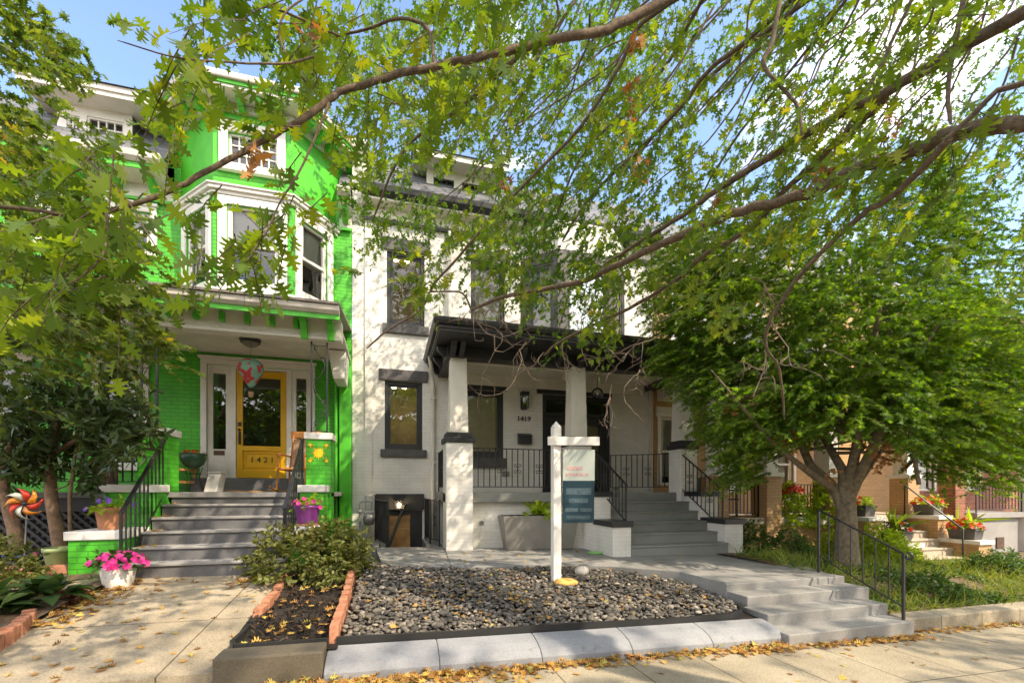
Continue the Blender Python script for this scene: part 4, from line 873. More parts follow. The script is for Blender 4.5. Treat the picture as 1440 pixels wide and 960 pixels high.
# basement areaway with door
m = MB(); m.fbox(fw, X(527, WY), X(596, WY), .002, .06, base[3], Z(694, 560, WY)); m.build('basement_lintel', M['black'], W, bevel=.008)
bx0, bx1 = X(543, WY), X(593, WY)
m = MB(); m.fbox(fw, bx0, bx0+.06, -.12, -.03, -.6, base[3]-.02); m.fbox(fw, bx1-.06, bx1, -.12, -.03, -.6, base[3]-.02); m.fbox(fw, bx0+.06, bx1-.06, -.12, -.03, base[3]-.12, base[3]-.021); m.fbox(fw, X(577, WY), bx1-.06, -.12, -.04, -.6, base[3]-.12); bf = m.build('basement_door_frame', M['black'], W)
m = MB()
for k in range(6): m.fbox(fw, bx0+.062, X(577, WY)-.003, -.1, -.05, -.6+k*.28, -.6+k*.28+.275)
m.build('basement_door', M['wood'], bf, bevel=.006)
for x0, x1 in ((-.30, -.2), (.68, .757)): MB().box(x0, x1, 8.722, 9.79, -.6, .56).build('areaway_wall', M['patio'], W, bevel=.01)
m = MB(); m.box(-.2, .68, 8.9, 9.79, -.65, -.35)
for k in range(3): m.box(-.199, .679, 8.722+k*.0, 8.95+.2*(2-k), -.35+k*.25, -.1+k*.25)
m.build('areaway_steps', M['patio'], W)
railing(W, 'areaway_railing', (.94, 8.72, 1.42), (.80, 9.15, 1.42), .8, 6, (3,), posts=(1, 1), posth=(.92, .92)); railing(W, 'areaway_railing', (.79, 9.17, 1.43), (.74, 9.74, 1.43), .8, 7, (3,), posts=(0, 1), posth=(.92, .92))
railing(W, 'areaway_gate', (-.03, 8.74, 1.40), (-.29, 9.72, 1.42), .82, 17, posts=(1, 1), posth=(.86, .86), rad=.010)
m = MB(); m.bar((-.05, 8.8, .45), (.3, 9.72, 1.3), .05, .04); m.build('stair_handrail', M['iron'], W)
# porch and stair railings
railing(W, 'porch_railing', (1.52, 8.32, 2.42), (3.44, 8.32, 2.42), .74, 17, (5, 8, 12), posts=(0, 0))
railing(W, 'stair_railing', (4.02, 6.97, 1.72), (3.98, 8.2, 2.46), .66, 11, (3, 7), posts=(1, 1), posth=(.67, .9), lab='stair railing beside the yard sign', volute=True)
railing(W, 'stair_railing', (6.14, 7.05, 1.62), (6.04, 8.26, 2.46), .74, 11, (3, 8), posts=(1, 1), posth=(1.12, .88), lab='stair railing beside the tan house')
railing(W, 'porch_railing', (4.0, 9.6, 2.44), (4.9, 9.74, 2.44), .72, 6, (3,), posts=(1, 1), posth=(.85, .85))
railing(W, 'porch_railing', (5.0, 9.62, 2.45), (6.3, 8.7, 2.45), .76, 13, (4, 8), posts=(1, 1), posth=(.87, .87), lab='railing at the end of the porch')
railing(W, 'porch_railing', (1.03, 8.7, 2.42), (1.03, 9.7, 2.42), .74, 7, (3,), posts=(1, 1), posth=(.84, .84))
m = MB(); m.lathe([(.045, 0), (.045, .02), (.03, .02), (.03, .005)], (0, 0, 0), 12); m.v = [(X(600+0, 8.42)+1.05+x, 8.418-z, .98+y) for x, y, z in m.v]; m.build('wall_vent', M['metal'], W)
m = MB(); m.box(X(706, WY), X(716, WY), 9.77, 9.797, 1.95, 2.05); m.build('outlet_box', M['metal'], W)
# ------------------------------------------------------------------ TAN HOUSE and the brick house beyond
TX0, TX1, TY = 6.44, 14.9, 9.9
H = empty('tan_house', (10, TY, .2), 'tan brick row house with broad piers and pale front steps behind the maple', 'house')
ft = FY(TY); TF = 1.0
tw = [(X(924, TY)+.1, X(945, TY)+.25, 1.75, 3.5), (X(1008, TY), X(1042, TY), 1.55, 3.35), (10.2, 11.0, 1.3, 3.4)]
tw2 = [(7.1, 8.0, 4.9, 6.5), (9.0, 9.9, 4.9, 6.5), (11.2, 12.1, 4.9, 6.5)]
tdoor = (11.75, 12.7, TF, 3.3)
m = MB(); m.wall(ft, TX0, TX1, -.4, 7.6, tw+tw2+[tdoor], .12); m.quad((TX0, TY, -.4), (TX0, TY, 7.6), (TX0, 19, 7.6), (TX0, 19, -.4)); m.quad((TX1, TY, -.4), (TX1, 19, -.4), (TX1, 19, 7.6), (TX1, TY, 7.6)); m.quad((TX0, 19, -.4), (TX0, 19, 7.6), (TX1, 19, 7.6), (TX1, 19, -.4)); m.build('wall', M['tan'], H)
for r in tw: window(H, ft, *r, M['white'], 'sash', case=(.09, .03), lintel=(.26, .14, 'white'), shade='shade', frac=.9)
for r in tw2: window(H, ft, *r, M['white'], 'sash', case=(.09, .03), lintel=(.22, .12, 'white'), sill=(.08, .1, 'white'), shade='shade', frac=.5)
m = MB(); m.fbox(ft, tdoor[0], tdoor[1], -.11, -.05, TF, tdoor[3]); m.build('front_door', M['wooddark'], H, bevel=.01)
m = MB(); m.prof(ft, [(.003, 7.3), (.08, 7.3), (.1, 7.5), (.4, 7.55), (.42, 7.7), (.003, 7.75)], TX0, TX1); m.build('cornice', M['cream'], H)
m = MB(); m.quad((TX0, 9.5, 7.76), (TX1, 9.5, 7.76), (TX1, 10.6, 9.0), (TX0, 10.6, 9.0)); m.quad((TX0, 10.6, 9.0), (TX1, 10.6, 9.0), (TX1, 19, 9.1), (TX0, 19, 9.1)); m.build('roof', M['slate'], H)
m = MB(); m.box(6.6, 13.45, 8.02, TY-.003, .86, TF); m.build('porch_floor', M['tanconc'], H, bevel=.01)
m = MB(); m.box(6.62, 10.62, 8.06, 8.3, -.3, .858); m.box(12.42, 13.44, 8.06, 8.3, -.3, .858); m.build('porch_wall', M['tan'], H)
m = MB(); m.box(8.57, 9.94, 8.0, 8.05, .80, 1.01); m.build('porch_coping', M['cream'], H, bevel=.01)
for x0, x1 in ((6.75, 7.1), (8.13, 8.55), (9.95, 10.35), (12.5, 12.9)):
    m = MB(); m.box(x0, x1, 7.98, 8.42, -.3, 1.92); o = m.build('porch_pier', M['tan'], H, bevel=.01); m = MB(); m.box(x0-.04, x1+.04, 7.94, 8.46, 1.922, 2.02); m.build('pier_cap', M['white'], o, bevel=.01)
    m = MB(); m.taper(x0+.05, x1-.05, 8.03, 8.37, 2.022, 3.9, .03); m.build('porch_column', M['white'], H, bevel=.01)
m = MB(); m.box(6.6, 13.1, 7.6, TY-.003, 3.9, 4.2); m.build('porch_beam', M['cream'], H, bevel=.01)
m = MB(); m.hexa([(6.8, 7.4, 4.203), (13.6, 7.4, 4.203), (13.6, TY-.003, 4.5), (6.8, TY-.003, 4.5), (6.8, 7.4, 4.28), (13.6, 7.4, 4.28), (13.6, TY-.003, 4.62), (6.8, TY-.003, 4.62)]); m.build('porch_roof', M['slate'], H)
for a, b, n_ in ((7.12, 8.11, 10), (8.58, 9.93, 14)): railing(H, 'porch_railing', (a, 8.2, 1.75), (b, 8.2, 1.75), .66, n_, posts=(1, 1), posth=(.74, .74))
stair(H, 10.67, 12.38, 8.0, TF, 6, .172, .25, 'tanconc', 'tanconc', -.4)
for x0, x1 in ((10.2, 10.66), (12.39, 12.82)):
    for y0, y1, z in ((7.3, 7.96, .93), (6.55, 7.29, .42)):
        m = MB(); m.box(x0, x1, y0, y1, -.35, z); o = m.build('cheek_wall', M['tan'], H, bevel=.01); m = MB(); m.box(x0-.03, x1+.03, y0-.04, y1-.002, z+.001, z+.09); m.build('cheek_cap', M['white'], o, bevel=.01)
m = MB(); m.tube([(12.25, 6.75, -.05), (12.25, 6.75, .75), (12.25, 7.9, 1.75), (12.25, 7.9, 1.0)], .02, 6); m.build('stair_handrail', M['iron'], H)
Bh = empty('brick_house', (17.5, 9.9, 0), 'red brick row house with grey stucco porch front at the far end of the row', 'house')
fb = FY(9.95)
bw = [(15.7, 16.7, 1.6, 3.3), (17.8, 18.8, 1.6, 3.3), (15.7, 16.7, 4.8, 6.4), (18.4, 19.4, 4.8, 6.4)]
m = MB(); m.wall(fb, 14.95, 21.8, -.5, 7.5, bw, .12); m.quad((14.95, 9.95, -.5), (14.95, 9.95, 7.5), (14.95, 19, 7.5), (14.95, 19, -.5)); m.quad((21.8, 9.95, -.5), (21.8, 19, -.5), (21.8, 19, 7.5), (21.8, 9.95, 7.5)); m.quad((14.95, 9.95, 7.5), (21.8, 9.95, 7.5), (21.8, 19, 7.5), (14.95, 19, 7.5)); m.build('wall', M['redbrick'], Bh)
for r in bw: window(Bh, fb, *r, M['white'], 'sash', case=(.09, .03), shade='shade', frac=.6)
m = MB(); m.box(15.55, 17.4, 8.3, 9.94, -.5, .85); m.build('porch_base', M['greystucco'], Bh, bevel=.01)
m = MB(); m.box(15.45, 17.5, 8.2, 9.94, .852, 1.0); m.build('porch_floor', M['greystucco'], Bh, bevel=.01)
m = MB(); m.box(14.95, 15.35, 8.4, 8.8, -.4, 3.6); m.build('porch_pier', M['redbrick'], Bh)
m = MB(); m.box(16.4, 16.7, 8.27, 8.298, .0, .3); m.build('cellar_vent', M['wooddark'], Bh)
m = MB(); m.box(14.9, 21.8, 7.9, 9.94, 3.6, 3.9); m.build('porch_roof', M['white'], Bh)
m = MB(); m.box(17.55, 17.7, 8.05, 8.4, -.5, 3.6); m.build('porch_post', M['white'], Bh)
railing(Bh, 'porch_railing', (15.5, 8.25, 1.75), (17.4, 8.25, 1.75), .66, 14, posts=(1, 1), posth=(.75, .75))

Nh = empty('stucco_house', (-10.4, 9.9, .5), 'plain grey stucco row house adjoining the far side of the green house', 'house')
fn = FY(9.9); nw = [(a, a+1.1, z, z+1.8) for a in (-12.6, -10.2) for z in (2.0, 5.0)]
m = MB(); m.wall(fn, -13.6, -7.34, -.3, 7.6, nw, .12); m.quad((-13.6, 9.9, 7.6), (-7.34, 9.9, 7.6), (-7.34, 19, 7.6), (-13.6, 19, 7.6)); m.quad((-13.6, 9.9, -.3), (-13.6, 9.9, 7.6), (-13.6, 19, 7.6), (-13.6, 19, -.3)); m.build('wall', M['greystucco'], Nh)
for r in nw: window(Nh, fn, *r, M['white'], 'sash', case=(.09, .03), shade='shade', frac=.5)
m = MB(); m.prof(fn, [(.003, 7.3), (.1, 7.4), (.4, 7.5), (.42, 7.65), (.003, 7.66)], -13.6, -7.34); m.build('cornice', M['white'], Nh)
# ------------------------------------------------------------------ front steps and their handrail
S = empty('concrete_steps', (5, 4, 0), 'flight of four pale grey concrete steps rising from the sidewalk to the patio', 'steps')
fl = [(3.99, 5.80, 3.64, 3.97, .105), (4.03, 5.84, 3.945, 4.30, .235), (4.07, 6.0, 4.275, 4.62, .355), (4.05, 5.985, 4.585, 4.9, .447)]
for i, (x0, x1, y0, y1, z) in enumerate(fl):
    m = MB(); m.box(x0, x1, y0, y1 if i < 3 else y1, -.3, z-.002*i); m.build('step', M['patio'], S, bevel=.012)
HR = empty('handrail', (5.9, 4.3, .1), 'black iron handrail with thin balusters beside the four concrete steps', 'handrail')
p, q = Vector((5.75, 3.72, .875)), Vector((5.93, 4.92, 1.33))
m = MB(); m.bar(p, q, .03, .016); m.bar(p-Vector((0, 0, .62)), q-Vector((0, 0, .66)), .018, .011); spiral(m, p+Vector((.0, -.05, -.03)), Vector((.3, -1, 0)).normalized(), .05, math.pi*.6, -math.pi*1.3, .013); m.build('rail', M['iron'], HR)
for k, (e, h) in enumerate(((p, .80), (q, .90))):
    m = MB(); m.bar(e-Vector((0, 0, h)), e-Vector((0, 0, .005)), .026); m.build('post', M['iron'], HR)
m = MB()
for i in range(1, 7):
    c = p+(q-p)*(i/7); m.bar(c-Vector((0, 0, .63)), c, .011)
m.build('balusters', M['iron'], HR)

# ------------------------------------------------------------------ yard sign
sx, sy = 2.18, 5.62; sz = bedz(sx, sy)
SP = empty('sign_post', (sx, sy, sz), 'white square timber sign post with one arm standing in the river pebbles', 'sign post')
m = MB(); m.box(sx-.056, sx+.056, sy-.056, sy+.056, sz-.3, 2.46); m.build('post', M['white'], SP, bevel=.006)
m = MB(); c = .056; m.add([(sx-c, sy-c, 2.462), (sx+c, sy-c, 2.462), (sx+c, sy+c, 2.462), (sx-c, sy+c, 2.462), (sx, sy, 2.55)], [(0, 1, 4), (1, 2, 4), (2, 3, 4), (3, 0, 4), (3, 2, 1, 0)]); m.build('post_cap', M['white'], SP)
ad = Vector((.975, -.22, 0)).normalized(); an = Vector((-ad.y, ad.x, 0)); ac = Vector((sx, sy-.078, 0))
m = MB(); p, q = ac-ad*.14+Vector((0, 0, 2.27)), ac+ad*.56+Vector((0, 0, 2.27)); m.bar(p, q, .034, .115); m.build('arm', M['white'], SP, bevel=.005)
YS = empty('yard_sign', tuple(ac+ad*.3+Vector((0, 0, 1.2))), 'hanging sign panel, pale above and dark teal below, under the white arm', 'sign')
pa, pb = ac+ad*.07, ac+ad*.50; tilt = Vector((0, .02, 0))
def plate(m, u0, u1, z0, z1, off=0, th=.006):
    n_ = an*(-1); P = lambda u, z, o: pa+(pb-pa)*u + n_*o + Vector((0, 0, z)) + Vector((.0, .03, 0))*((2.17-z)/1.0)
    m.hexa([P(u0, z0, off), P(u1, z0, off), P(u1, z0, off-th), P(u0, z0, off-th), P(u0, z1, off), P(u1, z1, off), P(u1, z1, off-th), P(u0, z1, off-th)])
m = MB(); plate(m, 0, 1, 1.74, 2.155); up = m.build('upper_panel', M['signwhite'], YS)
m = MB(); plate(m, 0, 1, 1.17, 1.738); lo = m.build('lower_panel', M['signteal'], YS)
m = MB(); plate(m, .1, .62, 1.88, 1.93, .002, .0015); plate(m, .08, .8, 1.80, 1.84, .002, .0015); m.build('faded_lettering', M['signred'], up)
m = MB()
for u0, u1, z0, z1 in ((.1, .9, 1.55, 1.64), (.2, .8, 1.44, 1.5), (.08, .5, 1.32, 1.37), (.55, .92, 1.32, 1.37), (.12, .88, 1.22, 1.27)): plate(m, u0, u1, z0, z1, .002, .0015)
m.build('faded_lettering', M['signline'], lo)
for u in (.14, .86):
    m = MB(); c = pa+(pb-pa)*u; m.tube([c+Vector((0, 0, 2.215)), c+Vector((.008, 0, 2.19)), c+Vector((0, 0, 2.14))], .006, 5)
    m.build('hook', M['metal'], YS)
m = MB(); m.ball((2.25, 5.44, bedz(2.25, 5.44)+.02), .17, 14, 8, (1, .8, .33)); v = [(x+random.gauss(0, .006), y+random.gauss(0, .006), z+random.gauss(0, .006)) for x, y, z in m.v]; m.v = v; tag(m.build('sand_mound', M['sand']), 'small heap of orange sand at the foot of the white sign post', 'sand heap')
m = MB(); m.ball((2.62, 5.75, bedz(2.62, 5.75)+.06), .10, 12, 8, (1.1, .9, .75)); tag(m.build('white_rock', M['stone']), 'single round white rock lying behind the sign post', 'rock')

# ------------------------------------------------------------------ things in front of and on the white house
m = MB(); px0, px1 = 2.02, 3.55; m.hexa([(px0+.1, 7.98, patz(2)+.0), (px1-.1, 7.98, patz(3)), (px1-.1, 8.28, patz(3)), (px0+.1, 8.28, patz(2)), (px0, 7.90, 1.13), (px1, 7.90, 1.13), (px1, 8.36, 1.13), (px0, 8.36, 1.13)]); m.box(px0+.05, px1-.05, 7.95, 8.31, 1.08, 1.131); pl_ = empty('planter', (2.8, 8.1, .48), 'long taupe trough planter with flared sides against the white porch', 'planter')
m.build('trough', M['planter'], pl_, bevel=.012); m = MB(); m.box(px0+.05, px1-.05, 7.96, 8.30, 1.134, 1.138); m.build('potting_soil', M['soil'], pl_)
m = MB(); m.lathe([(.13, 0), (.14, .01), (.14, .022), (.12, .028), (1e-7, .03)], (3.62, 7.35, patz(3.6)+.002), 20); tag(m.build('plastic_lid', M['limepl']), 'lime green plastic lid lying flat on the patio', 'lid')
def wall_lamp(x, y, z, h, w, label, lit):
    L_ = empty('wall_lamp', (x, y, z), label, 'wall lamp'); m = MB(); m.box(x-w*.4, x+w*.4, y-.02, y, z-h*.1, z+h*.6); m.build('backplate', M['black'], L_)
    m = MB(); d = w*.9; y1 = y-.03; 
    for a in (-w/2, w/2-.012):
        for b in (y1-d, y1-.012): m.box(x+a, x+a+.012, b, b+.012, z, z+h*.8)
    m.box(x-w/2-.01, x+w/2+.01, y1-d-.01, y1+.011, z+h*.8, z+h); m.box(x-w/2, x+w/2, y1-d, y1, z-.02, z); m.build('cage', M['black'], L_)
    m = MB(); m.ball((x, y1-d/2, z+h*.35), w*.22, 10, 8, (1, 1, 1.3)); m.build('bulb', lampmat('lamp_bulb', (1, .74, .42), 60) if lit else M['white'], L_)
    m = MB(); m.box(x-w/2+.014, x+w/2-.014, y1-d+.004, y1-d+.006, z+.01, z+h*.78); m.build('lamp_glass', M['glass'], L_)
wall_lamp(X(736, WY), WY-.001, Z(574, 736, WY), .36, .16, 'tall black lantern on the white wall above the house number', False)
wall_lamp(X(561, WY), WY-.06, Z(714, 561, WY), .2, .14, 'small lit black lantern over the basement door', True)
mx_ = X(737, WY); mz = Z(617, 737, WY); MBX = empty('mailbox', (mx_, WY, mz), 'flat black mailbox on the white wall below the house number', 'mailbox')
m = MB(); m.box(mx_-.16, mx_+.16, WY-.10, WY-.001, mz-.12, mz+.08); m.build('box', M['black'], MBX, bevel=.008); m = MB(); m.prof(FY(WY), [(.001, mz+.082), (.118, mz+.05), (.12, mz+.064), (.001, mz+.13)], mx_-.168, mx_+.168); m.build('lid', M['black'], MBX, bevel=.004)
gx, gy = X(840, 8.9), 8.9; gz = Z(553, 840, 8.9); PL = empty('pendant_lamp', (gx, gy, gz), 'round clear glass globe lamp hanging under the black porch roof', 'pendant lamp')
m = MB(); m.tube([(gx, gy, 4.215), (gx, gy, gz+.11)], .008, 6); m.lathe([(.06, -.02), (.06, 0)], (gx, gy, 4.21), 12); m.build('rod', M['black'], PL)
m = MB(); m.ball((gx, gy, gz), .13, 16, 12); m.build('globe', M['glass'], PL); m = MB(); m.ball((gx, gy, gz), .035, 8, 8); m.build('bulb', M['white'], PL)
# gas meter
GM = empty('gas_meter', (-.45, 9.4, .5), 'grey gas meter with iron pipes between the green pilaster and the areaway gate', 'gas meter')
gx, gy = X(519, 9.35), 9.35
m = MB(); m.tube([(gx-.17, gy, .45), (gx-.17, gy, 1.34), (gx-.15, gy, 1.38), (gx-.02, gy, 1.40), (gx+.06, gy, 1.38), (gx+.06, gy, 1.2)], .022, 8); m.tube([(gx-.06, gy, 1.2), (gx-.06, gy, 1.5), (gx+.1, gy+.05, 1.53), (gx+.1, gy+.4, 1.53)], .02, 8); m.ball((gx-.17, gy, 1.18), .045, 8, 6); m.box(gx-.2, gx-.14, gy-.03, gy+.03, .95, 1.05); m.build('pipe', M['meter'], GM)
m = MB(); m.box(gx-.1, gx+.1, gy-.07, gy+.07, .92, 1.2); m.build('meter_body', M['meter'], GM, bevel=.03)
m = MB(); n0 = len(m.v); m.lathe([(.11, 0), (.115, .03), (.1, .05), (1e-7, .052)], (0, 0, 0), 18); m.v = [(gx+x, gy-.07-z, 1.03+y) for x, y, z in m.v]; m.build('dial', M['metal'], GM)

# ------------------------------------------------------------------ things on and in front of the green porch
lx, ly, lz = X(352, 8.75), 8.75, 4.28
CL = empty('ceiling_lamp', (lx, ly, lz), 'dark flush ceiling lamp with ribbed glass on the green house porch', 'ceiling lamp')
m = MB(); m.lathe([(.17, 0), (.17, -.03), (.15, -.06), (.155, -.07)], (lx, ly, lz), 20); m.build('lamp_body', M['black'], CL)
m = MB(); m.lathe([(.14, -.055), (.12, -.10), (.06, -.135), (1e-7, -.14)], (lx, ly, lz), 20); m.build('lamp_glass', M['planter'], CL)
# hanging balloon-shaped wind ornament
bx, by = X(353, 8.5), 8.5; bz = Z(524, 353, 8.5); BO = empty('hanging_ornament', (bx, by, bz), 'mint and red hot-air-balloon wind ornament hanging in front of the yellow door', 'ornament')
prof = [(.03, -.25), (.07, -.2), (.13, -.1), (.185, .0), (.2, .07), (.185, .15), (.13, .21), (.06, .245), (1e-7, .25)]
m, n, b, o = newmat('balloon_cloth'); v = objco(n); r = ramp(n, [(.56, (.16, .33, .25)), (.60, (.42, .03, .03))]); k = n.nodes.new('ShaderNodeTexVoronoi'); k.inputs['Scale'].default_value = 7; n.links.new(v, k.inputs['Vector']); n.links.new(noise(n, v, 6.5, 1), r.inputs[0]); n.links.new(r.outputs[0], b.inputs['Base Color']); b.inputs['Roughness'].default_value = .6; M['balloon'] = m
mb = MB(); mb.lathe(prof, (bx, by, bz), 16, True); mb.build('balloon', M['balloon'], BO)
mb = MB(); mb.lathe([(.035, 0), (.045, .09)], (bx, by, bz-.42), 10); mb.build('basket', M['cushion'], BO)
mb = MB(); mb.tube([(bx, by, bz+.25), (bx, by, 4.28)], .003, 4)
for a in range(4): t = a*math.pi/2; mb.tube([(bx+.04*math.cos(t), by+.04*math.sin(t), bz-.33), (bx+.035*math.cos(t), by+.035*math.sin(t), bz-.24)], .003, 4)
mb.build('cord', M['iron'], BO)
# chairs
def wood_chair(x, y, z, rz, mat, label):
    C = empty('wooden_armchair', (x, y, z), label, 'chair'); Rm = Matrix.Rotation(rz, 3, 'Z'); V = lambda a, b, c: Vector((x, y, z)) + Rm @ Vector((a, b, c))
    for a in (-.27, .27):
        for b in (-.24, .24):
            m = MB(); m.bar(V(a, b, 0), V(a, b, .60 if b < 0 else .95), .05); m.build('leg', M[mat], C, bevel=.006)
    m = MB(); m.bar(V(0, -.27, .40), V(0, .25, .40), .52, .04); m.build('seat', M[mat], C, bevel=.006)
    m = MB()
    for k in range(5): m.bar(V(-.2+.1*k, .25, .42), V(-.2+.1*k, .27, .93), .07, .018)
    m.bar(V(-.27, .26, .92), V(.27, .26, .92), .03, .07); m.build('backrest', M['wooddark'], C)
    for a in (-.27, .27): m = MB(); m.bar(V(a, -.29, .62), V(a, .26, .62), .075, .025); m.build('armrest', M['wood'], C, bevel=.006)
    m = MB(); m.bar(V(-.27, -.24, .18), V(.27, -.24, .18), .03, .05); m.build('stretcher', M['wood'], C)
wood_chair(X(240, 9.25), 9.25, GF, R_(75), 'wood', 'timber armchair with a dark slatted back beside the green plant pot')
def rocking_chair(x, y, z, rz, label):
    C = empty('rocking_chair', (x, y, z), label, 'rocking chair'); Rm = Matrix.Rotation(rz, 3, 'Z'); V = lambda a, b, c: Vector((x, y, z)) + Rm @ Vector((a, b, c))
    for a in (-.25, .25):
        m = MB(); m.tube([V(a, -.5+.1*i, .015+.10*((i-4.6)/5)**2) for i in range(11)], .018, 6); m.build('rocker', M['woodorange'], C)
        for b, h in ((-.22, .68), (.2, .42)): m = MB(); m.tube([V(a, b*1.12, .04), V(a*.95, b, h)], [.016, .02], 8); m.build('leg', M['woodorange'], C)
        m = MB(); m.tube([V(a, .24, .42), V(a*.95, .38, 1.12)], .018, 8); m.build('back_post', M['woodorange'], C)
        m = MB(); m.tube([V(a, -.26, .66), V(a*1.1, 0, .69), V(a, .27, .67)], .022, 8); m.build('armrest', M['woodorange'], C)
    m = MB(); m.bar(V(0, -.28, .42), V(0, .25, .40), .5, .04); m.build('seat', M['woodorange'], C, bevel=.01)
    m = MB(); m.bar(V(-.3, .38, 1.1), V(.3, .38, 1.1), .035, .13); m.build('headrest', M['woodorange'], C, bevel=.015)
    m = MB()
    for k in range(5): m.tube([V(-.16+.08*k, .25, .42), V(-.16+.08*k, .38, 1.06)], .009, 6)
    m.build('spindles', M['woodorange'], C)
    m = MB(); m.bar(V(0, .20, .46), V(0, .335, 1.0), .40, .06); m.build('cushion', M['cushion'], C, bevel=.025)
rocking_chair(X(419, 8.95), 8.9, GF, R_(-14), 'orange varnished rocking chair with tan cushion behind the sun painted pier')
# plant stand with bowl, white box, doormat
x, y = X(272, 9.3), 9.3; PS = empty('plant_stand', (x, y, GF), 'wire plant stand holding a wide green bowl against the green wall', 'plant stand')
m = MB()
for k in range(4): t = math.pi/4+k*math.pi/2; c, s = math.cos(t), math.sin(t); m.tube([(x+.17*c, y+.17*s, GF), (x+.09*c, y+.09*s, GF+.25), (x+.15*c, y+.15*s, GF+.46)], .007, 5)
m.tube([(x+.12*math.cos(t/2), y+.12*math.sin(t/2), GF+.33) for t in range(13)], .006, 5); m.build('wire_legs', M['iron'], PS)
m = MB(); m.lathe([(.08, .44), (.16, .50), (.2, .60), (.215, .70), (.2, .70), (.18, .64), (1e-7, .63)], (x, y, GF), 20); m.build('bowl', paint('dark_green_glaze', (.03, .09, .05), .3, .2), PS)
x0, x1 = X(289, 9.3), X(311, 9.3); WB = empty('white_metal_box', ((x0+x1)/2, 9.3, GF), 'white metal milk box leaning against the side light', 'box')
m = MB(); m.hexa([(x0, 9.2, GF), (x1-.03, 9.14, GF), (x1, 9.4, GF), (x0+.03, 9.46, GF), (x0+.06, 9.25, GF+.34), (x1+.03, 9.19, GF+.34), (x1+.05, 9.42, GF+.33), (x0+.09, 9.48, GF+.33)]); m.build('body', M['white'], WB, bevel=.012); m = MB(); m.hexa([(x0+.05, 9.23, GF+.345), (x1+.04, 9.17, GF+.345), (x1+.06, 9.43, GF+.338), (x0+.08, 9.49, GF+.338), (x0+.05, 9.23, GF+.375), (x1+.04, 9.17, GF+.375), (x1+.06, 9.43, GF+.368), (x0+.08, 9.49, GF+.368)]); m.build('lid', M['white'], WB, bevel=.008); m = MB(); m.box((x0+x1)/2-.02, (x0+x1)/2+.05, 9.15, 9.19, GF+.27, GF+.29); m.build('latch', M['metal'], WB)
x0, x1 = X(322, 9.0), X(398, 9.0); m = MB(); c = (x0+x1)/2; m.slab([(c+.42*math.cos(t), 8.75+.26*math.sin(t)) for t in [math.pi*k/10-0 for k in range(20)]], GF+.001, GF+.022); tag(m.build('doormat', M['mat'], bevel=.005), 'oval coir doormat in front of the yellow door', 'doormat')
# pots
def pot(name, c, r0, r1, h, mat, label, cat='plant pot', group=None, rim=.02, soil=True):
    P = empty(name, c, label, cat, group); m = MB(); m.lathe([(r0, 0), (r0+(r1-r0)*.78, h*.80), (r1*.97, h*.82), (r1, h*.83), (r1, h), (r1-.014, h), (r1-.03, h*.86), (1e-7, h*.85)] if rim else [(r0, 0), (r1, h), (r1-.012, h), (r1-.03, h*.9), (1e-7, h*.88)], c, 24); m.build('vessel', M[mat], P)
    m = MB(); m.lathe([(r1-.022, h*.90), (1e-7, h*.91)], c, 16); m.build('potting_soil', M['soil'], P); return P
def pz(x, y): return pathz(x, y)
PP = {}
PP['white'] = pot('flower_pot', (-3.02, 6.12, pz(-3.02, 6.12)), .13, .175, .24, 'potwhite', 'cream plastic pot of magenta petunias at the foot of the green steps', rim=0)
PP['terra'] = pot('flower_pot', (-3.46, 6.85, 1.112), .12, .16, .28, 'terracotta', 'terracotta pot standing on the low white capped green pedestal', rim=1)
PP['purple'] = pot('flower_pot', (-1.13, 6.85, 1.14), .13, .175, .26, 'purple', 'purple glazed pot on the pedestal below the painted sun', rim=1)
m = MB(); m.lathe([(.15, 0), (.16, .03), (.14, .03)], (-1.13, 6.85, 1.112), 20); m.build('saucer', M['terracotta'], PP['purple'])
PP['blue'] = pot('flower_pot', (-4.42, 7.0, .62), .13, .22, .2, 'blueglaze', 'squat cobalt blue glazed bowl beside the trunk of the dark shrub', rim=0)
PP['lime'] = pot('flower_pot', (-4.0, 6.88, .62), .12, .17, .27, 'potgreen', 'pale green plastic pot against the green brick pedestal', rim=1)
# garden spinner
c = PT(37, 708, 5.15); GS = empty('garden_spinner', (c.x, c.y, gardz(c.x, c.y)), 'garden wind spinner with red, orange and pale curved metal petals on a thin stake', 'wind spinner')
m = MB(); m.tube([(c.x-.06, c.y+.03, gardz(c.x, c.y)-.1), (c.x, c.y+.02, c.z)], .007, 6); m.build('stake', M['metal'], GS)
m = MB(); m.ball(c, .03, 8, 6); m.build('hub', M['iron'], GS)
cm = [paint('orange_enamel', (.80, .27, .02), .35, .15), paint('red_enamel', (.70, .05, .025), .35, .15), paint('pale_enamel', (.60, .60, .48), .35, .15)]
for k in range(8):
    t = 2*math.pi*k/8+.2; m = MB(); pts = []
    for i in range(9):
        s = i/8; r = .03+.155*s; a = t+.9*s*s; wd = .036*math.sin(math.pi*min(1, s*.92+.06))
        e = Vector((math.cos(a), 0, math.sin(a))); f_ = Vector((-math.sin(a), 0, math.cos(a))); o = Vector(c)+e*r+Vector((0, -.02-.03*math.sin(3*s), 0)); pts += [o-f_*wd, o+f_*wd+Vector((0, -.02, 0))]
    m.add(pts, [(2*i, 2*i+1, 2*i+3, 2*i+2) for i in range(8)], True); o = m.build('petal', cm[k % 3], GS); sd = o.modifiers.new('thick', 'SOLIDIFY'); sd.thickness = .003
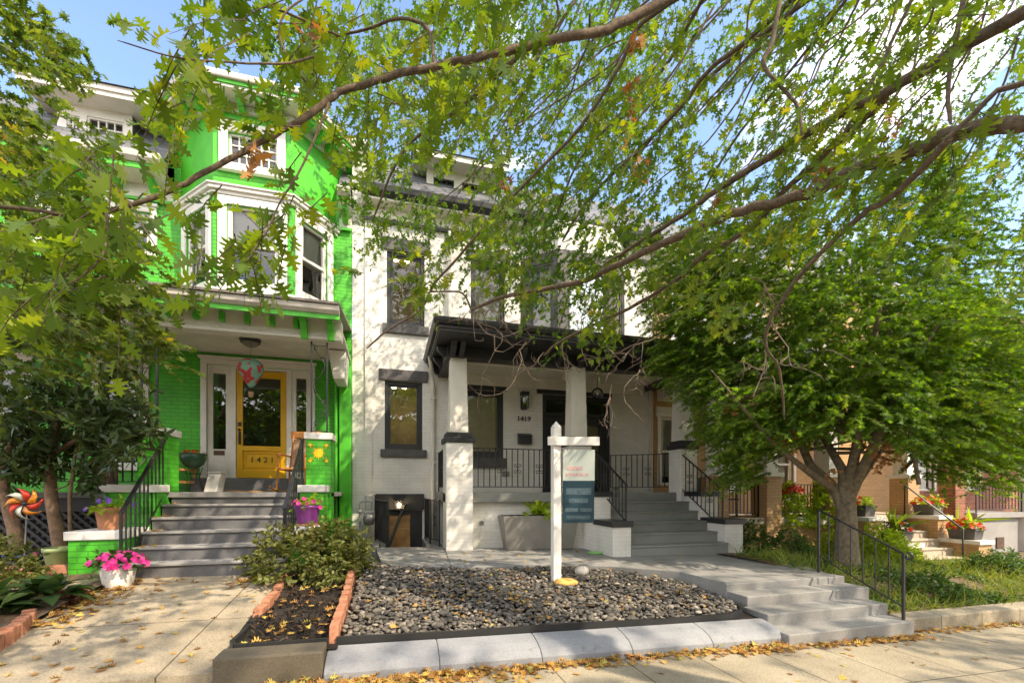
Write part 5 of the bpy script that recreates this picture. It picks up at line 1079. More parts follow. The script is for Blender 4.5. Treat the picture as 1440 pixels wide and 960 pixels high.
# stone garden finial by the lattice
c = PT(68, 772, 5.75); m = MB(); m.lathe([(.09, 0), (.1, .05), (.06, .09), (.075, .16), (.10, .22), (.09, .28), (.05, .31), (.07, .35), (.06, .40), (.02, .44), (1e-7, .45)], (c.x, c.y+.35, .62), 14); tag(m.build('stone_finial', M['charstone']), 'dark turned stone finial standing in front of the lattice', 'garden ornament')
# planter boxes at the tan house
tb = [((10.43, 7.62, 1.025), .46, .34, 'dark planter box on the upper pedestal of the tan house nearest the maple trunk'), ((10.43, 6.9, .515), .5, .3, 'dark planter box spilling green leaves on the lowest pedestal near the round lime shrub'), ((12.6, 7.62, 1.025), .46, .34, 'dark planter box of orange flowers on the upper pedestal next to the red brick'), ((12.6, 6.9, .515), .52, .32, 'taupe planter box of red and yellow flowers on the lower pedestal by the thin rail')]
BOX = []
for c, l, w_, lab in tb:
    P = empty('planter_box', c, lab, 'planter', 'planter boxes on the tan steps'); m = MB(); x, y, z = c; h = .24
    m.hexa([(x-w_/2+.03, y-l/2+.03, z), (x+w_/2-.03, y-l/2+.03, z), (x+w_/2-.03, y+l/2-.03, z), (x-w_/2+.03, y+l/2-.03, z), (x-w_/2, y-l/2, z+h), (x+w_/2, y-l/2, z+h), (x+w_/2, y+l/2, z+h), (x-w_/2, y+l/2, z+h)]); m.box(x-w_/2-.015, x+w_/2+.015, y-l/2-.015, y+l/2+.015, z+h-.03, z+h+.002); m.build('box', M['planter_dark'], P, bevel=.008)
    m = MB(); m.box(x-w_/2+.03, x+w_/2-.03, y-l/2+.03, y+l/2-.03, z+h+.003, z+h+.006); m.build('potting_soil', M['soil'], P); BOX.append((x, y, z+h, w_, l))
# covered bench on the tan porch
B_ = empty('porch_bench', (7.55, 8.9, TF), 'black slatted metal bench behind the tan porch railing', 'bench')
m = MB(); m.box(6.95, 8.05, 8.7, 9.15, TF+.38, TF+.42); m.build('seat', M['iron'], B_)
m = MB(); m.box(6.95, 8.05, 9.1, 9.14, TF+.40, TF+.92); m.build('backrest', M['iron'], B_)
for xx in (6.97, 8.0):
    for yy in (8.73, 9.1): m = MB(); m.bar((xx, yy, TF), (xx, yy, TF+.6), .04); m.build('leg', M['iron'], B_)
    m = MB(); m.bar((xx, 8.68, TF+.62), (xx, 9.15, TF+.62), .05, .03); m.build('armrest', M['iron'], B_)
# ------------------------------------------------------------------ vegetation
def tree(name, loc, label, cat, group=None): return empty(name, loc, label, cat, group)
def merge(name, parts, mat, parent):
    """parts: list of (verts, nper, faces or None) with the same topology size joined by extending vertex lists"""
    V = np.concatenate([p[0] for p in parts]); return npmesh(name, V, parts[0][1], mat, parent, faces=parts[0][2])
def crown(name, par, mat, C, V, length, n, size, shape, droop=.35, jitter=.5, flat=1.0, fold=.25, curl=.18):
    P, D, N, S, L_ = sprays(C, V, length, n, size, droop, jitter, flat); vs, k = leaves(P, D, N, S, shape, fold, curl)
    o = npmesh(name, vs, k, M[mat], par); return o, L_
def px_sample(n, x0, y0, x1, y1, d0, d1):
    px = rng.uniform(x0, x1, n); py = rng.uniform(y0, y1, n); d = rng.uniform(d0, d1, n); a = (px-720)/FPX
    return np.stack([d*(a*CT+ST), d*(CT-a*ST), CZ-d*(py-HY)/FPX], 1)
def clumped(n, k, x0, y0, x1, y1, d0, d1, sig=.35):
    c = px_sample(max(1, n//k), x0, y0, x1, y1, d0, d1); c = np.repeat(c, k, 0); return c + rng.normal(size=c.shape)*sig
# ---- the big oak whose limbs hang over the scene; its trunk stands on the tree lawn out of the picture
TR = np.array([5.9, -.9, 0.0])
OAKT = tree('oak_tree', (5.9, -.9, SW(5.9)), 'large pin oak whose long limbs and lobed leaves hang over the houses', 'tree')
m = MB()
tp = [(5.9, -.9, -.2), (5.9, -.9, .2), (5.88, -.86, 1.2), (5.85, -.8, 2.6), (5.8, -.75, 4.2), (5.75, -.7, 6.5), (5.7, -.6, 9.5), (5.6, -.5, 12.5)]
m.tube(tp, [.42, .34, .29, .26, .23, .18, .11, .03], 14); m.build('trunk', M['bark_oak'], OAKT)
LIMBS = [  # pixel polyline, start and end distance, thickness in pixels at both ends
 ([(1010, -45), (900, 20), (840, 45), (760, 60), (690, 76), (640, 88), (560, 105), (500, 123), (470, 134), (430, 165), (380, 192), (300, 236), (250, 263), (200, 284), (150, 297), (100, 303), (50, 296), (-20, 288)], 3.3, 2.2, 17, 6, 0),
 ([(1440, 20), (1343, 70), (1250, 127), (1160, 173), (1103, 207), (1010, 267), (960, 303), (900, 340), (850, 372)], 2.7, 5.0, 23, 5, 1),
 ([(1440, 173), (1373, 180), (1330, 192), (1280, 214), (1200, 240), (1160, 262), (1120, 277), (1043, 297), (980, 319), (880, 367), (813, 397), (740, 411), (700, 420), (663, 436)], 2.6, 5.4, 27, 5, 1),
 ([(1250, 128), (1237, 147), (1193, 187), (1160, 217), (1133, 241), (1093, 278), (1060, 318), (993, 357), (960, 386), (900, 425), (840, 454), (785, 482), (765, 500)], 3.5, 5.8, 13, 4, 2),
 ([(1335, 196), (1293, 240), (1250, 280), (1220, 297), (1190, 322), (1157, 353), (1117, 397), (1087, 443), (1077, 487), (1096, 520), (1103, 590)], 2.8, 4.6, 13, 3, 3),
 ([(985, -20), (903, 33), (873, 90), (830, 160), (797, 200), (730, 267), (680, 320), (637, 370), (610, 400), (590, 437), (547, 463), (515, 490)], 4.0, 5.6, 8, 3, 0),
 ([(1000, -25), (960, 50), (940, 87), (897, 137), (863, 170), (813, 227), (780, 310)], 4.2, 6.0, 7, 3, 0),
 ([(745, 66), (697, 107), (650, 150), (593, 187), (557, 230), (523, 312)], 3.1, 4.4, 8, 3, 0),
 ([(650, 150), (593, 148), (513, 143)], 3.5, 4.0, 5, 2, 7),
 ([(610, 95), (605, 47), (585, 30), (557, 27), (513, 42), (470, 52)], 2.9, 3.0, 7, 4, 0),
 ([(1150, -30), (1103, 10), (1050, 57), (993, 103), (960, 147), (903, 207), (830, 277), (790, 340)], 4.4, 6.4, 10, 4, 1),
 ([(1170, -35), (1127, 7), (1043, 70), (970, 133), (920, 190), (870, 250)], 4.6, 6.4, 10, 4, 1),
 ([(1100, -20), (1087, 57), (1073, 90), (1097, 120), (1123, 153), (1127, 190)], 4.0, 3.6, 9, 5, 1),
 ([(1230, -50), (1190, 0), (1093, 123), (1040, 187), (1000, 250), (975, 300)], 4.0, 5.6, 6, 3, 1),
 ([(1365, -40), (1343, 60), (1333, 133), (1337, 175)], 2.9, 2.8, 9, 6, 1),
 ([(1300, -40), (1240, 90), (1180, 200), (1150, 262)], 3.6, 3.7, 7, 4, 1),
 ([(420, -30), (373, 0), (430, 30), (480, 52)], 2.6, 2.9, 4, 3, 9),
 ([(440, 80), (393, 90), (300, 86), (243, 80), (165, 57)], 2.5, 2.1, 4, 2, 0),
 ([(463, 145), (427, 230), (393, 287), (377, 320), (352, 358)], 2.6, 2.4, 5, 2, 0),
 ([(150, 297), (150, 330), (143, 360), (117, 387), (93, 403), (70, 425)], 2.2, 2.1, 5, 2, 0),
 ([(100, 203), (140, 240), (180, 283), (205, 325), (228, 360)], 2.3, 2.2, 4, 2, 0),
 ([(430, 115), (395, 60), (400, 20), (440, -10)], 2.6, 2.8, 4, 3, 0),
 ([(663, 436), (650, 412), (620, 410), (590, 412)], 5.4, 5.4, 4, 2, 2),
 ([(1440, 118), (1400, 130), (1370, 160), (1330, 196)], 2.5, 2.7, 10, 8, 3),
]
for k in range(44):                        # the thin straight side branches that rake down across the sky
    x0 = 760+730*((k*.618) % 1); d0 = random.uniform(4.0, 8.0); ln = random.uniform(220, 430); an_ = R_(random.uniform(112, 140)); y0 = random.uniform(-60, 60)
    pl = [(x0+ln*t*math.cos(an_)+random.gauss(0, 5)+18*math.sin(t*3), y0+ln*t*math.sin(an_)*.92+random.gauss(0, 4)) for t in (0, .2, .4, .6, .8, 1)]
    LIMBS.append((pl, d0, d0+random.uniform(.3, 1.0), 4.2, 1.4, 1))
limbpts = []
for i, (pl, d0, d1, w0, w1, par) in enumerate(LIMBS):
    n = len(pl); pts = []; rad = []
    cum = [0]
    for a, b in zip(pl, pl[1:]): cum.append(cum[-1]+math.dist(a, b))
    for k, (x, y) in enumerate(pl):
        t = cum[k]/cum[-1]; d = d0+(d1-d0)*t; pts.append(PT(x, y, d)); rad.append(.40*(w0+(w1-w0)*t)*d/FPX)
    # smooth with Catmull-Rom
    sp = []; sr = []
    for k in range(n-1):
        p0, p1, p2, p3 = pts[max(0, k-1)], pts[k], pts[k+1], pts[min(n-1, k+2)]
        for q in range(4):
            t = q/4; sp.append(.5*((2*p1)+(p2-p0)*t+(2*p0-5*p1+4*p2-p3)*t*t+(3*p1-p0-3*p2+p3)*t**3)); sr.append(rad[k]+(rad[k+1]-rad[k])*t)
    sp.append(pts[-1]); sr.append(rad[-1]*.6)
    sp = [p+Vector((random.gauss(0, 1), random.gauss(0, 1), random.gauss(0, 1)))*sr[k]*.16 for k, p in enumerate(sp)]
    if i in (0, 1, 2, 5, 6, 10, 11, 12, 13, 14, 15, 23):   # carry the limb back to the trunk outside the frame
        s = sp[0]; hz_ = {0: 7.2, 1: 5.0, 2: 3.9}.get(i, min(9.5, 3.8+s.z*.35)); e = Vector((5.82, -.78, hz_)); mid = s*.5+e*.5+Vector((0, 0, .12))
        sp = [e, e*.55+mid*.45, mid, mid*.5+s*.5] + sp; r0 = sr[0]; sr = [r0*1.5, r0*1.35, r0*1.22, r0*1.1] + sr
    mb = MB(); mb.tube(sp, sr, 8); mb.build('limb', M['bark_oak'], OAKT); limbpts.append((sp, sr, i))
allp = np.array([p for sp, sr, i in limbpts for p in sp])
def along(i, t0, t1, n, sig):
    sp = np.array(limbpts[i][0]); idx = rng.uniform(t0, t1, n)*(len(sp)-1); a = np.floor(idx).astype(int); a = np.clip(a, 0, len(sp)-2); f = (idx-a)[:, None]
    p = sp[a]*(1-f)+sp[a+1]*f; return p + rng.normal(size=p.shape)*sig
def holes_ok(C, holes):
    d = C[:, 0]*ST + C[:, 1]*CT; u = C[:, 0]*CT - C[:, 1]*ST; px = 720+FPX*u/d; py = HY-FPX*(C[:, 2]-CZ)/d; ok = np.ones(len(C), bool)
    for cx, cy, rx, ry in holes: ok &= ((px-cx)/rx)**2 + ((py-cy)/ry)**2 > 1
    return ok
HOLES = [(100, 80, 75, 75), (165, 120, 60, 60), (640, 240, 60, 30), (735, 210, 28, 32), (600, 560, 200, 130), (480, 215, 26, 40), (560, 400, 30, 60), (1010, 170, 25, 40), (1150, 75, 30, 25), (690, 420, 26, 55), (450, 380, 50, 70), (625, 60, 10, 10), (330, 560, 130, 110), (545, 262, 24, 26)]
near = [along(0, .35, 1, 12, .10), along(17, 0, 1, 11, .10), along(18, .1, 1, 9, .07), along(19, .1, 1, 9, .08), along(20, .1, 1, 7, .08), along(21, 0, 1, 6, .1), along(16, 0, 1, 5, .1),
        clumped(18, 3, 180, 10, 430, 165, 2.3, 3.3, .12), clumped(18, 3, -40, 250, 220, 410, 2.1, 2.9, .12), clumped(6, 2, 310, 260, 390, 370, 2.2, 2.6, .06), clumped(30, 3, 470, -25, 760, 95, 2.6, 3.6, .14)]
C1 = np.concatenate(near); C1 = C1[holes_ok(C1, HOLES + [(60, 90, 115, 165)])]
mid_ = [along(7, .1, 1, 22, .12), along(5, .05, .95, 34, .16), along(6, .05, 1, 30, .16), along(1, .2, 1, 34, .16), along(2, .15, .60, 26, .16), along(3, .0, .7, 28, .15), along(10, 0, 1, 34, .16), along(11, 0, 1, 28, .16), along(13, 0, 1, 24, .15), along(14, 0, 1, 12, .12), along(15, 0, 1, 16, .14), along(9, 0, 1, 10, .1),
        clumped(120, 4, 470, -30, 960, 290, 3.4, 6.0, .25), clumped(120, 4, 960, -30, 1480, 290, 3.0, 6.0, .25), clumped(18, 3, 495, 300, 600, 480, 3.6, 4.6, .16), clumped(14, 4, 590, 320, 720, 400, 4.0, 5.2, .16), clumped(26, 4, 700, 300, 900, 410, 4.6, 6.2, .2), clumped(10, 3, 1010, 330, 1060, 420, 3.6, 4.2, .1), clumped(9, 3, 840, 430, 870, 470, 5.2, 5.6, .08)]
C2 = np.concatenate(mid_); C2 = C2[holes_ok(C2, HOLES)]
far_ = [clumped(1250, 5, 500, -40, 960, 285, 5.5, 10, .4), clumped(900, 5, 940, -40, 1500, 320, 5.5, 10.5, .4), clumped(60, 5, 500, 255, 720, 320, 6.0, 8.0, .3), clumped(80, 5, 700, 330, 880, 460, 6.0, 7.2, .25), clumped(190, 5, 690, 230, 930, 370, 5.2, 7.4, .25), clumped(60, 5, 340, 10, 480, 100, 4, 6.5, .3)]
C3 = np.concatenate(far_); C3 = C3[holes_ok(C3, HOLES)]
def outv(C): 
    v = C - np.array([5.9, -.9, 5.5]); v = norm(v); v[:, 2] -= .25; return norm(v + rng.normal(size=v.shape)*.55)
tw_ = []
for C, ln, n, sz, mat, sh, nm in ((C1, .30, 7, .112, 'oakleaf', OAK, 'leaves'), (C2, .32, 8, .10, 'oakleaf', OAK, 'leaves'), (C3, .42, 9, .098, 'oakfar', STAR, 'leaves')):
    V = outv(C); o, L_ = crown(nm, OAKT, mat, C, V, ln, n, sz, sh, .4, .45, 1.0, .25, .2); tw_.append(twigs(C, V, L_, .004 if n < 9 else .005, .4))
npmesh('twigs', np.concatenate([t[0] for t in tw_]), 9, M['bark_oak'], OAKT, faces=tw_[0][2])['kind'] = 'stuff'
# the rest of the crown, overhead and towards the street
th = rng.uniform(0, 2*math.pi, 2600); ph = np.arccos(rng.uniform(-.75, 1, 2600)); rr = rng.uniform(.55, 1, 2600)**.6
C4 = np.stack([6.2+7.2*rr*np.sin(ph)*np.cos(th), -1.0+6.2*rr*np.sin(ph)*np.sin(th), 8.6+4.4*rr*np.cos(ph)], 1)
C4 = np.repeat(C4[::3], 3, 0) + rng.normal(size=(len(C4[::3])*3, 3))*.4
dd = C4[:, 0]*ST+C4[:, 1]*CT; uu = C4[:, 0]*CT-C4[:, 1]*ST; py = HY-FPX*(C4[:, 2]-CZ)/np.maximum(dd, .1); pxx = 720+FPX*uu/np.maximum(dd, .1)
C4 = C4[~((dd > .1) & (py > -40) & (pxx > -60) & (pxx < 1500))]
crown('leaves', OAKT, 'oakleaf', C4, outv(C4), .5, 9, .15, STAR, .4, .5)
# bare pale twigs that hang in front of the porch roof
m = MB()
def twist(p, d, L_, r, depth):
    pts = [p]; 
    for k in range(5):
        d = (d + Vector((random.gauss(0, .32), random.gauss(0, .25), random.gauss(0, .32)-.05))).normalized(); pts.append(pts[-1]+d*L_/5)
    m.tube(pts, [r*(1-.13*k) for k in range(6)], 5)
    if depth:
        for k in range(random.randint(2, 4)):
            j = random.randint(1, 5); dn = (d + Vector((random.gauss(0, .8), random.gauss(0, .6), random.gauss(-.1, .7)))).normalized(); twist(pts[j], dn, L_*random.uniform(.4, .75), r*.66, depth-1)
for (px, py, d), dirv, L_, dp in [((765, 495, 5.8), (-.4, 0, -.7), .5, 2), ((740, 480, 5.7), (-.6, 0, -.5), .5, 2), ((790, 480, 5.7), (-.2, 0, -.9), .5, 2), ((700, 430, 5.5), (.1, 0, -1), .5, 1), ((815, 470, 5.7), (.0, 0, -1), .45, 1), ((660, 437, 5.4), (-.2, 0, -1), .9, 1), ((695, 470, 5.6), (-.1, .1, -1), 1.0, 1), ((730, 490, 5.7), (.05, 0, -1), .7, 1),
        ((900, 520, 5.6), (-.3, 0, -.8), .5, 2), ((930, 470, 5.2), (-.7, .2, -.8), .6, 2), ((960, 430, 5.0), (-.8, .2, -.9), .7, 2), ((1077, 487, 4.6), (0, 0, -1), .6, 2), ((1060, 390, 4.4), (.6, 0, -.6), .6, 2), ((1085, 450, 4.5), (-.2, 0, -1), .6, 2), ((700, 440, 5.4), (-.9, 0, .3), .5, 2), ((620, 410, 5.4), (-.9, 0, -.3), .5, 1), ((860, 540, 5.6), (-.3, 0, -1), .45, 2), ((750, 420, 5.3), (-.9, 0, .25), .5, 2)]:
    m = MB(); twist(PT(px, py, d), Vector(dirv), L_, .0085, dp); m.build('bare_twig', M['twig'], OAKT)

# withered brown clusters
cl = np.concatenate([np.array([PT(x, y, d) for x, y, d in ((900, 45, 4.0), (890, 110, 4.1), (885, 150, 4.1), (886, 165, 4.1), (900, 215, 4.3), (905, 222, 4.3), (895, 42, 4.0), (712, 245, 4.2), (1165, 232, 3.6), (1180, 238, 3.6), (1150, 236, 3.6), (1170, 240, 3.6), (1013, 262, 4.2), (1255, 150, 3.2), (438, 30, 2.8), (362, 207, 2.6))])])
V = np.tile([[0, 0, -1.0]], (len(cl), 1)) + rng.normal(size=(len(cl), 3))*.2
crown('withered_leaves', OAKT, 'redleaf', cl, V, .13, 8, .08, OAK, .3, .5, 2, .9, .6)

# ---- japanese maple with several stems
mx0, my0 = 7.15, 5.45; mz0 = yardz(mx0, my0)
MT = tree('maple_tree', (mx0, my0, mz0), 'dense green maple with several leaning stems in the yard beside the concrete steps', 'tree')
def PM(px, py, d=7.2): return PT(px, py, d)
m = MB(); b0 = Vector((mx0, my0, mz0-.15))
stems = [[(1190, 800, 7.2), (1190, 730, 7.2), (1192, 690, 7.2), (1200, 650, 7.1), (1212, 590, 6.9), (1225, 500, 6.6), (1240, 420, 6.4)],
         [(1190, 740, 7.2), (1180, 700, 7.25), (1168, 680, 7.3), (1140, 655, 7.4), (1125, 620, 7.5), (1110, 560, 7.7), (1090, 490, 7.8)],
         [(1188, 720, 7.2), (1186, 690, 7.2), (1185, 660, 7.25), (1170, 635, 7.4), (1150, 600, 7.8), (1150, 520, 8.2), (1160, 430, 8.5)],
         [(1196, 700, 7.2), (1205, 675, 7.1), (1222, 640, 6.9), (1245, 590, 6.6), (1280, 520, 6.3), (1330, 440, 6.2)],
         [(1175, 690, 7.25), (1140, 665, 7.1), (1120, 650, 6.9), (1085, 620, 6.7), (1050, 580, 6.4), (1000, 520, 6.2)],
         [(1215, 600, 6.9), (1290, 560, 7.2), (1380, 500, 7.8), (1450, 450, 8.2)]]
rads = [[.19, .145, .105, .075, .062, .045, .02], [.08, .085, .08, .068, .055, .035, .015], [.07, .075, .07, .06, .05, .035, .015], [.07, .08, .068, .052, .035, .015], [.06, .055, .045, .035, .025, .01], [.05, .045, .035, .015]]
for s, r in zip(stems, rads):
    mb = MB(); mb.tube([PM(*p) for p in s], r, 10); mb.build('stem', M['bark_maple'], MT)

def lobe(c, rx, ry, rz, n):
    v = norm(rng.normal(size=(n, 3))); r = rng.uniform(.35, 1, n)**.45; return np.array(c)[None, :] + v*r[:, None]*np.array([rx, ry, rz])
lobes = [((6.0, 6.2, 4.6), 1.35, 1.3, .7, 420), ((7.6, 5.8, 5.6), 1.9, 1.6, .95, 620), ((9.2, 6.0, 5.4), 1.8, 1.7, 1.0, 560), ((5.8, 5.8, 3.3), 1.25, 1.1, .75, 420), ((7.0, 5.1, 4.2), 1.5, 1.1, .8, 460), ((8.6, 5.0, 4.0), 1.5, 1.2, .8, 440), ((9.9, 5.9, 3.6), 1.5, 1.4, .8, 430), ((6.4, 6.6, 2.7), 1.1, .9, .5, 250), ((7.3, 6.4, 2.75), 1.1, .9, .5, 240), ((8.8, 5.6, 2.75), 1.3, 1.0, .55, 330), ((10.2, 5.8, 2.55), 1.1, 1.0, .5, 240), ((6.0, 6.6, 2.2), .7, .6, .35, 90), ((9.4, 5.2, 2.25), 1.0, .8, .35, 170), ((8.4, 6.0, 6.6), 1.5, 1.3, .6, 300), ((10.8, 6.6, 4.8), 1.3, 1.4, .9, 280), ((6.5, 4.95, 2.75), 1.0, .8, .5, 330), ((7.6, 4.65, 2.8), 1.1, .75, .5, 380), ((8.7, 4.6, 2.75), 1.1, .8, .5, 360), ((5.6, 5.7, 2.6), .85, .8, .5, 260), ((9.9, 5.0, 2.7), 1.1, .9, .55, 330), ((5.25, 6.3, 3.9), .75, .8, .7, 230), ((7.0, 5.2, 3.4), 1.3, .9, .6, 380), ((8.6, 5.0, 3.4), 1.3, .9, .6, 380), ((11.3, 6.4, 3.2), 1.2, 1.2, .8, 260), ((6.2, 6.2, 2.05), .6, .5, .22, 90)]
lobes = [(c, a, b, h, int(k*1.2)) for c, a, b, h, k in lobes]
lobes += [((5.05, 6.2, 4.5), .8, .8, .7, 300), ((5.0, 6.4, 5.3), .8, .8, .6, 220), ((5.6, 6.2, 5.6), 1.0, .9, .6, 300), ((4.95, 6.3, 3.7), .6, .7, .5, 160)]
C = np.concatenate([lobe(*l) for l in lobes]); 
# break each lobe into tiers with open air between
C[:, 2] = np.round(C[:, 2]/.40)*.40 + rng.normal(size=len(C))*.12 - .06*np.hypot(C[:, 0]-7.4, C[:, 1]-5.8)
C = C[holes_ok(C, [(1190, 672, 105, 60), (900, 590, 90, 80), (950, 660, 75, 60)])]
dd = C[:, 0]*ST+C[:, 1]*CT; py = HY-FPX*(C[:, 2]-CZ)/dd; C = C[~((py > 560) & (rng.random(len(C)) < .35))]
V = C - np.array([7.5, 5.8, 0]); V[:, 2] = 0; V = norm(V) + rng.normal(size=V.shape)*.6; V[:, 2] *= .25
o, L_ = crown('leaves', MT, 'mapleleaf', C, V, .40, 17, .070, JAP, .36, .6, 1.2, .2, .25)
tv = twigs(C, V, L_, .005, .30); npmesh('twigs', tv[0], 9, M['bark_maple'], MT, faces=tv[2])['kind'] = 'stuff'
c = np.array([PT(x, y, 6.5) for x, y in ((1245, 640), (1240, 632), (1250, 635), (1247, 650), (1112, 612), (1110, 618), (1165, 665))]); crown('russet_leaves', MT, 'redleaf', np.repeat(c, 4, 0)+rng.normal(size=(len(c)*4, 3))*.06, rdir(len(c)*4, -.3), .2, 8, .07, ACER)
m = MB()                                   # bare inner branches
for s in range(40):
    p = C[rng.integers(len(C))]; q = np.array([7.4, 5.7, 2.6]) + rng.normal(size=3)*.35; md = p*.5+q*.5+np.array([0, 0, .25]); m.tube([Vector(q), Vector(md), Vector(p)], [.03, .018, .006], 5)
m.build('branches', M['bark_maple'], MT)

# ---- acer at the edge of the green house garden
ax, ay = -5.7, 4.6
AT = tree('acer_tree', (ax, ay, .4), 'small olive and yellow leaved acer hanging over the garden in front of the green house', 'tree')
m = MB(); m.tube([(ax, ay, .2), (ax+.05, ay, 1.5), (ax+.3, ay-.1, 2.6), (ax+.6, ay-.2, 3.6), (ax+1.0, ay-.25, 4.6)], [.13, .1, .085, .06, .02], 8); m.tube([(ax+.05, ay, 1.5), (ax+.5, ay-.3, 2.6), (ax+1.2, ay-.5, 3.2)], [.08, .06, .02], 8); m.tube([(ax+.3, ay-.1, 2.6), (ax-.2, ay+.3, 3.6), (ax, ay+.4, 4.8)], [.07, .05, .02], 8); m.build('trunk', M['bark_red'], AT)
C = np.concatenate([clumped(640, 6, -70, 175, 115, 520, 4.2, 6.2, .2), clumped(200, 5, 90, 320, 200, 510, 4.4, 5.6, .16), clumped(90, 5, -40, 40, 75, 190, 4.6, 5.8, .16), clumped(24, 4, 60, 50, 95, 90, 4.8, 5.2, .08), clumped(36, 5, -20, 0, 30, 60, 4.8, 5.6, .12)]); C = C[holes_ok(C, [(185, 250, 60, 60), (140, 130, 65, 50)])]
V = C-np.array([ax+.3, ay, 3.0]); V[:, 2] *= .3; V = norm(V)+rng.normal(size=V.shape)*.5
o, L_ = crown('leaves', AT, 'acerleaf', C, V, .30, 10, .085, ACER, .35, .5, 1, .25, .2); tv = twigs(C, V, L_, .004, .35); npmesh('twigs', tv[0], 9, M['bark_red'], AT, faces=tv[2])['kind'] = 'stuff'

# ---- dark evergreen shrub on a bent stem
RS = tree('evergreen_shrub', (-4.25, 7.15, .62), 'dark evergreen shrub with whorled leaves on a bent bare trunk before the green porch', 'shrub')
d = 5.75; m = MB(); m.tube([PT(86, 800, d), PT(85, 765, d), PT(78, 735, d), PT(72, 700, d), PT(70, 660, d), PT(74, 620, d), PT(85, 580, d)], [.11, .085, .07, .068, .06, .045, .02], 10); m.tube([PT(30, 790, d), PT(20, 740, d), PT(5, 690, d), PT(10, 640, d), PT(30, 600, d)], [.09, .075, .06, .05, .03], 9); m.tube([PT(99, 770, d), PT(98, 700, d), PT(104, 650, d), PT(110, 610, d)], [.022, .02, .018, .012], 6); m.tube([PT(76, 690, d), PT(95, 682, d), PT(100, 672, d)], [.012, .01, .01], 5); m.tube([PT(70, 660, d), PT(40, 630, d), PT(0, 610, d)], [.04, .03, .015], 6); m.tube([PT(72, 640, d), PT(120, 610, d), PT(170, 605, d)], [.035, .025, .012], 6); m.build('trunk', M['bark_red'], RS)
C = np.concatenate([clumped(600, 5, -60, 545, 170, 650, 5.2, 6.6, .13), clumped(170, 5, 120, 555, 205, 635, 5.3, 6.2, .1), clumped(60, 5, -40, 640, 110, 665, 5.4, 6.4, .1), clumped(20, 4, 100, 655, 140, 680, 5.6, 5.9, .06), clumped(18, 4, -10, 655, 40, 690, 5.6, 6, .07)])
V = rdir(len(C), .35); crown('leaves', RS, 'rhodo', C, V, .12, 9, .125, LANCE, .1, .75, 1.4, .15, .25)

# ---- low shrubs
def shrub(name, c, rx, ry, rz, n, mat, shape, size, label, spray=.14, per=8, base=True, stem='bark_red', droop=.2, cat='shrub', group=None):
    R0 = tree(name, c, label, cat, group); v = norm(rng.normal(size=(n, 3))); v[:, 2] = np.abs(v[:, 2])*1.0 - .12; r = rng.uniform(.5, 1, n)**.5*(1+.16*np.sin(v[:, 0]*5+c[0])+.14*np.cos(v[:, 1]*6))
    C = np.array(c)+v*r[:, None]*np.array([rx, ry, rz]); V = v+rng.normal(size=v.shape)*.5; V[:, 2] += .25
    m = MB()
    for k in range(9): j = rng.integers(n); m.tube([(c[0]+random.gauss(0, rx*.1), c[1]+random.gauss(0, ry*.1), c[2]-.06), tuple(np.array(c)*.45+C[j]*.55+np.array([0, 0, .03])), tuple(C[j])], [.012, .008, .003], 5)
    m.build('stems', M[stem], R0); crown('foliage', R0, mat, C, V, spray, per, size, shape, droop, .6, 1.2, .2, .2); return R0
shrub('olive_shrub', (-.95, 6.35, .55), .66, .66, .62, 640, 'olive', OVAL, .062, 'rounded olive green shrub in the mulch bed between the two front walks', .17, 9)
c = PT(8, 800, 4.75); shrub('variegated_shrub', (c.x, c.y, c.z-.25), .32, .4, .55, 260, 'olive', OVAL, .05, 'yellow flecked small leaved shrub beside the blue glazed bowl', .14, 9)
shrub('boxwood_shrub', (6.95, 7.25, yardz(6.95, 7.25)), .42, .4, .55, 240, 'midgreen', OVAL, .06, 'dark loose shrub against the white brick pedestal of the porch steps', .16, 8)
shrub('boxwood_shrub', (7.35, 6.75, yardz(7.3, 6.7)), .5, .45, .42, 260, 'midgreen', OVAL, .06, 'mid green spreading shrub between the patio and the maple trunk', .14, 8)
shrub('lime_shrub', (9.55, 6.55, yardz(9.55, 6.55)), .68, .55, .68, 620, 'lime', OVAL, .055, 'round bright lime green shrub behind the maple trunk next to the tan steps', .12, 8)
shrub('lime_shrub', (8.75, 6.95, yardz(8.7, 6.9)), .4, .4, .45, 260, 'lime', OVAL, .055, 'smaller lime green shrub half hidden by the maple trunk', .12, 8)
shrub('mounded_shrub', (10.7, 5.35, yardz(10.7, 5.35)), .62, .5, .42, 420, 'midgreen', LANCE, .07, 'mounded dark green shrub in front of the pale tan house steps', .12, 8)
shrub('mounded_shrub', (7.55, 4.55, yardz(7.5, 4.5)), .42, .38, .26, 240, 'midgreen', OVAL, .05, 'low bluish green mound growing out of the grassy bank near the handrail', .10, 8)
shrub('porch_climber', (9.0, 8.15, .9), .45, .25, .75, 170, 'lime', OVAL, .09, 'bright yellow green climbing plant on the tan porch railing', .2, 8, cat='plant')
shrub('porch_climber', (9.9, 8.1, .9), .35, .2, .8, 130, 'lime', OVAL, .09, 'yellow green leafy plant behind the maple stems', .2, 8, cat='plant')
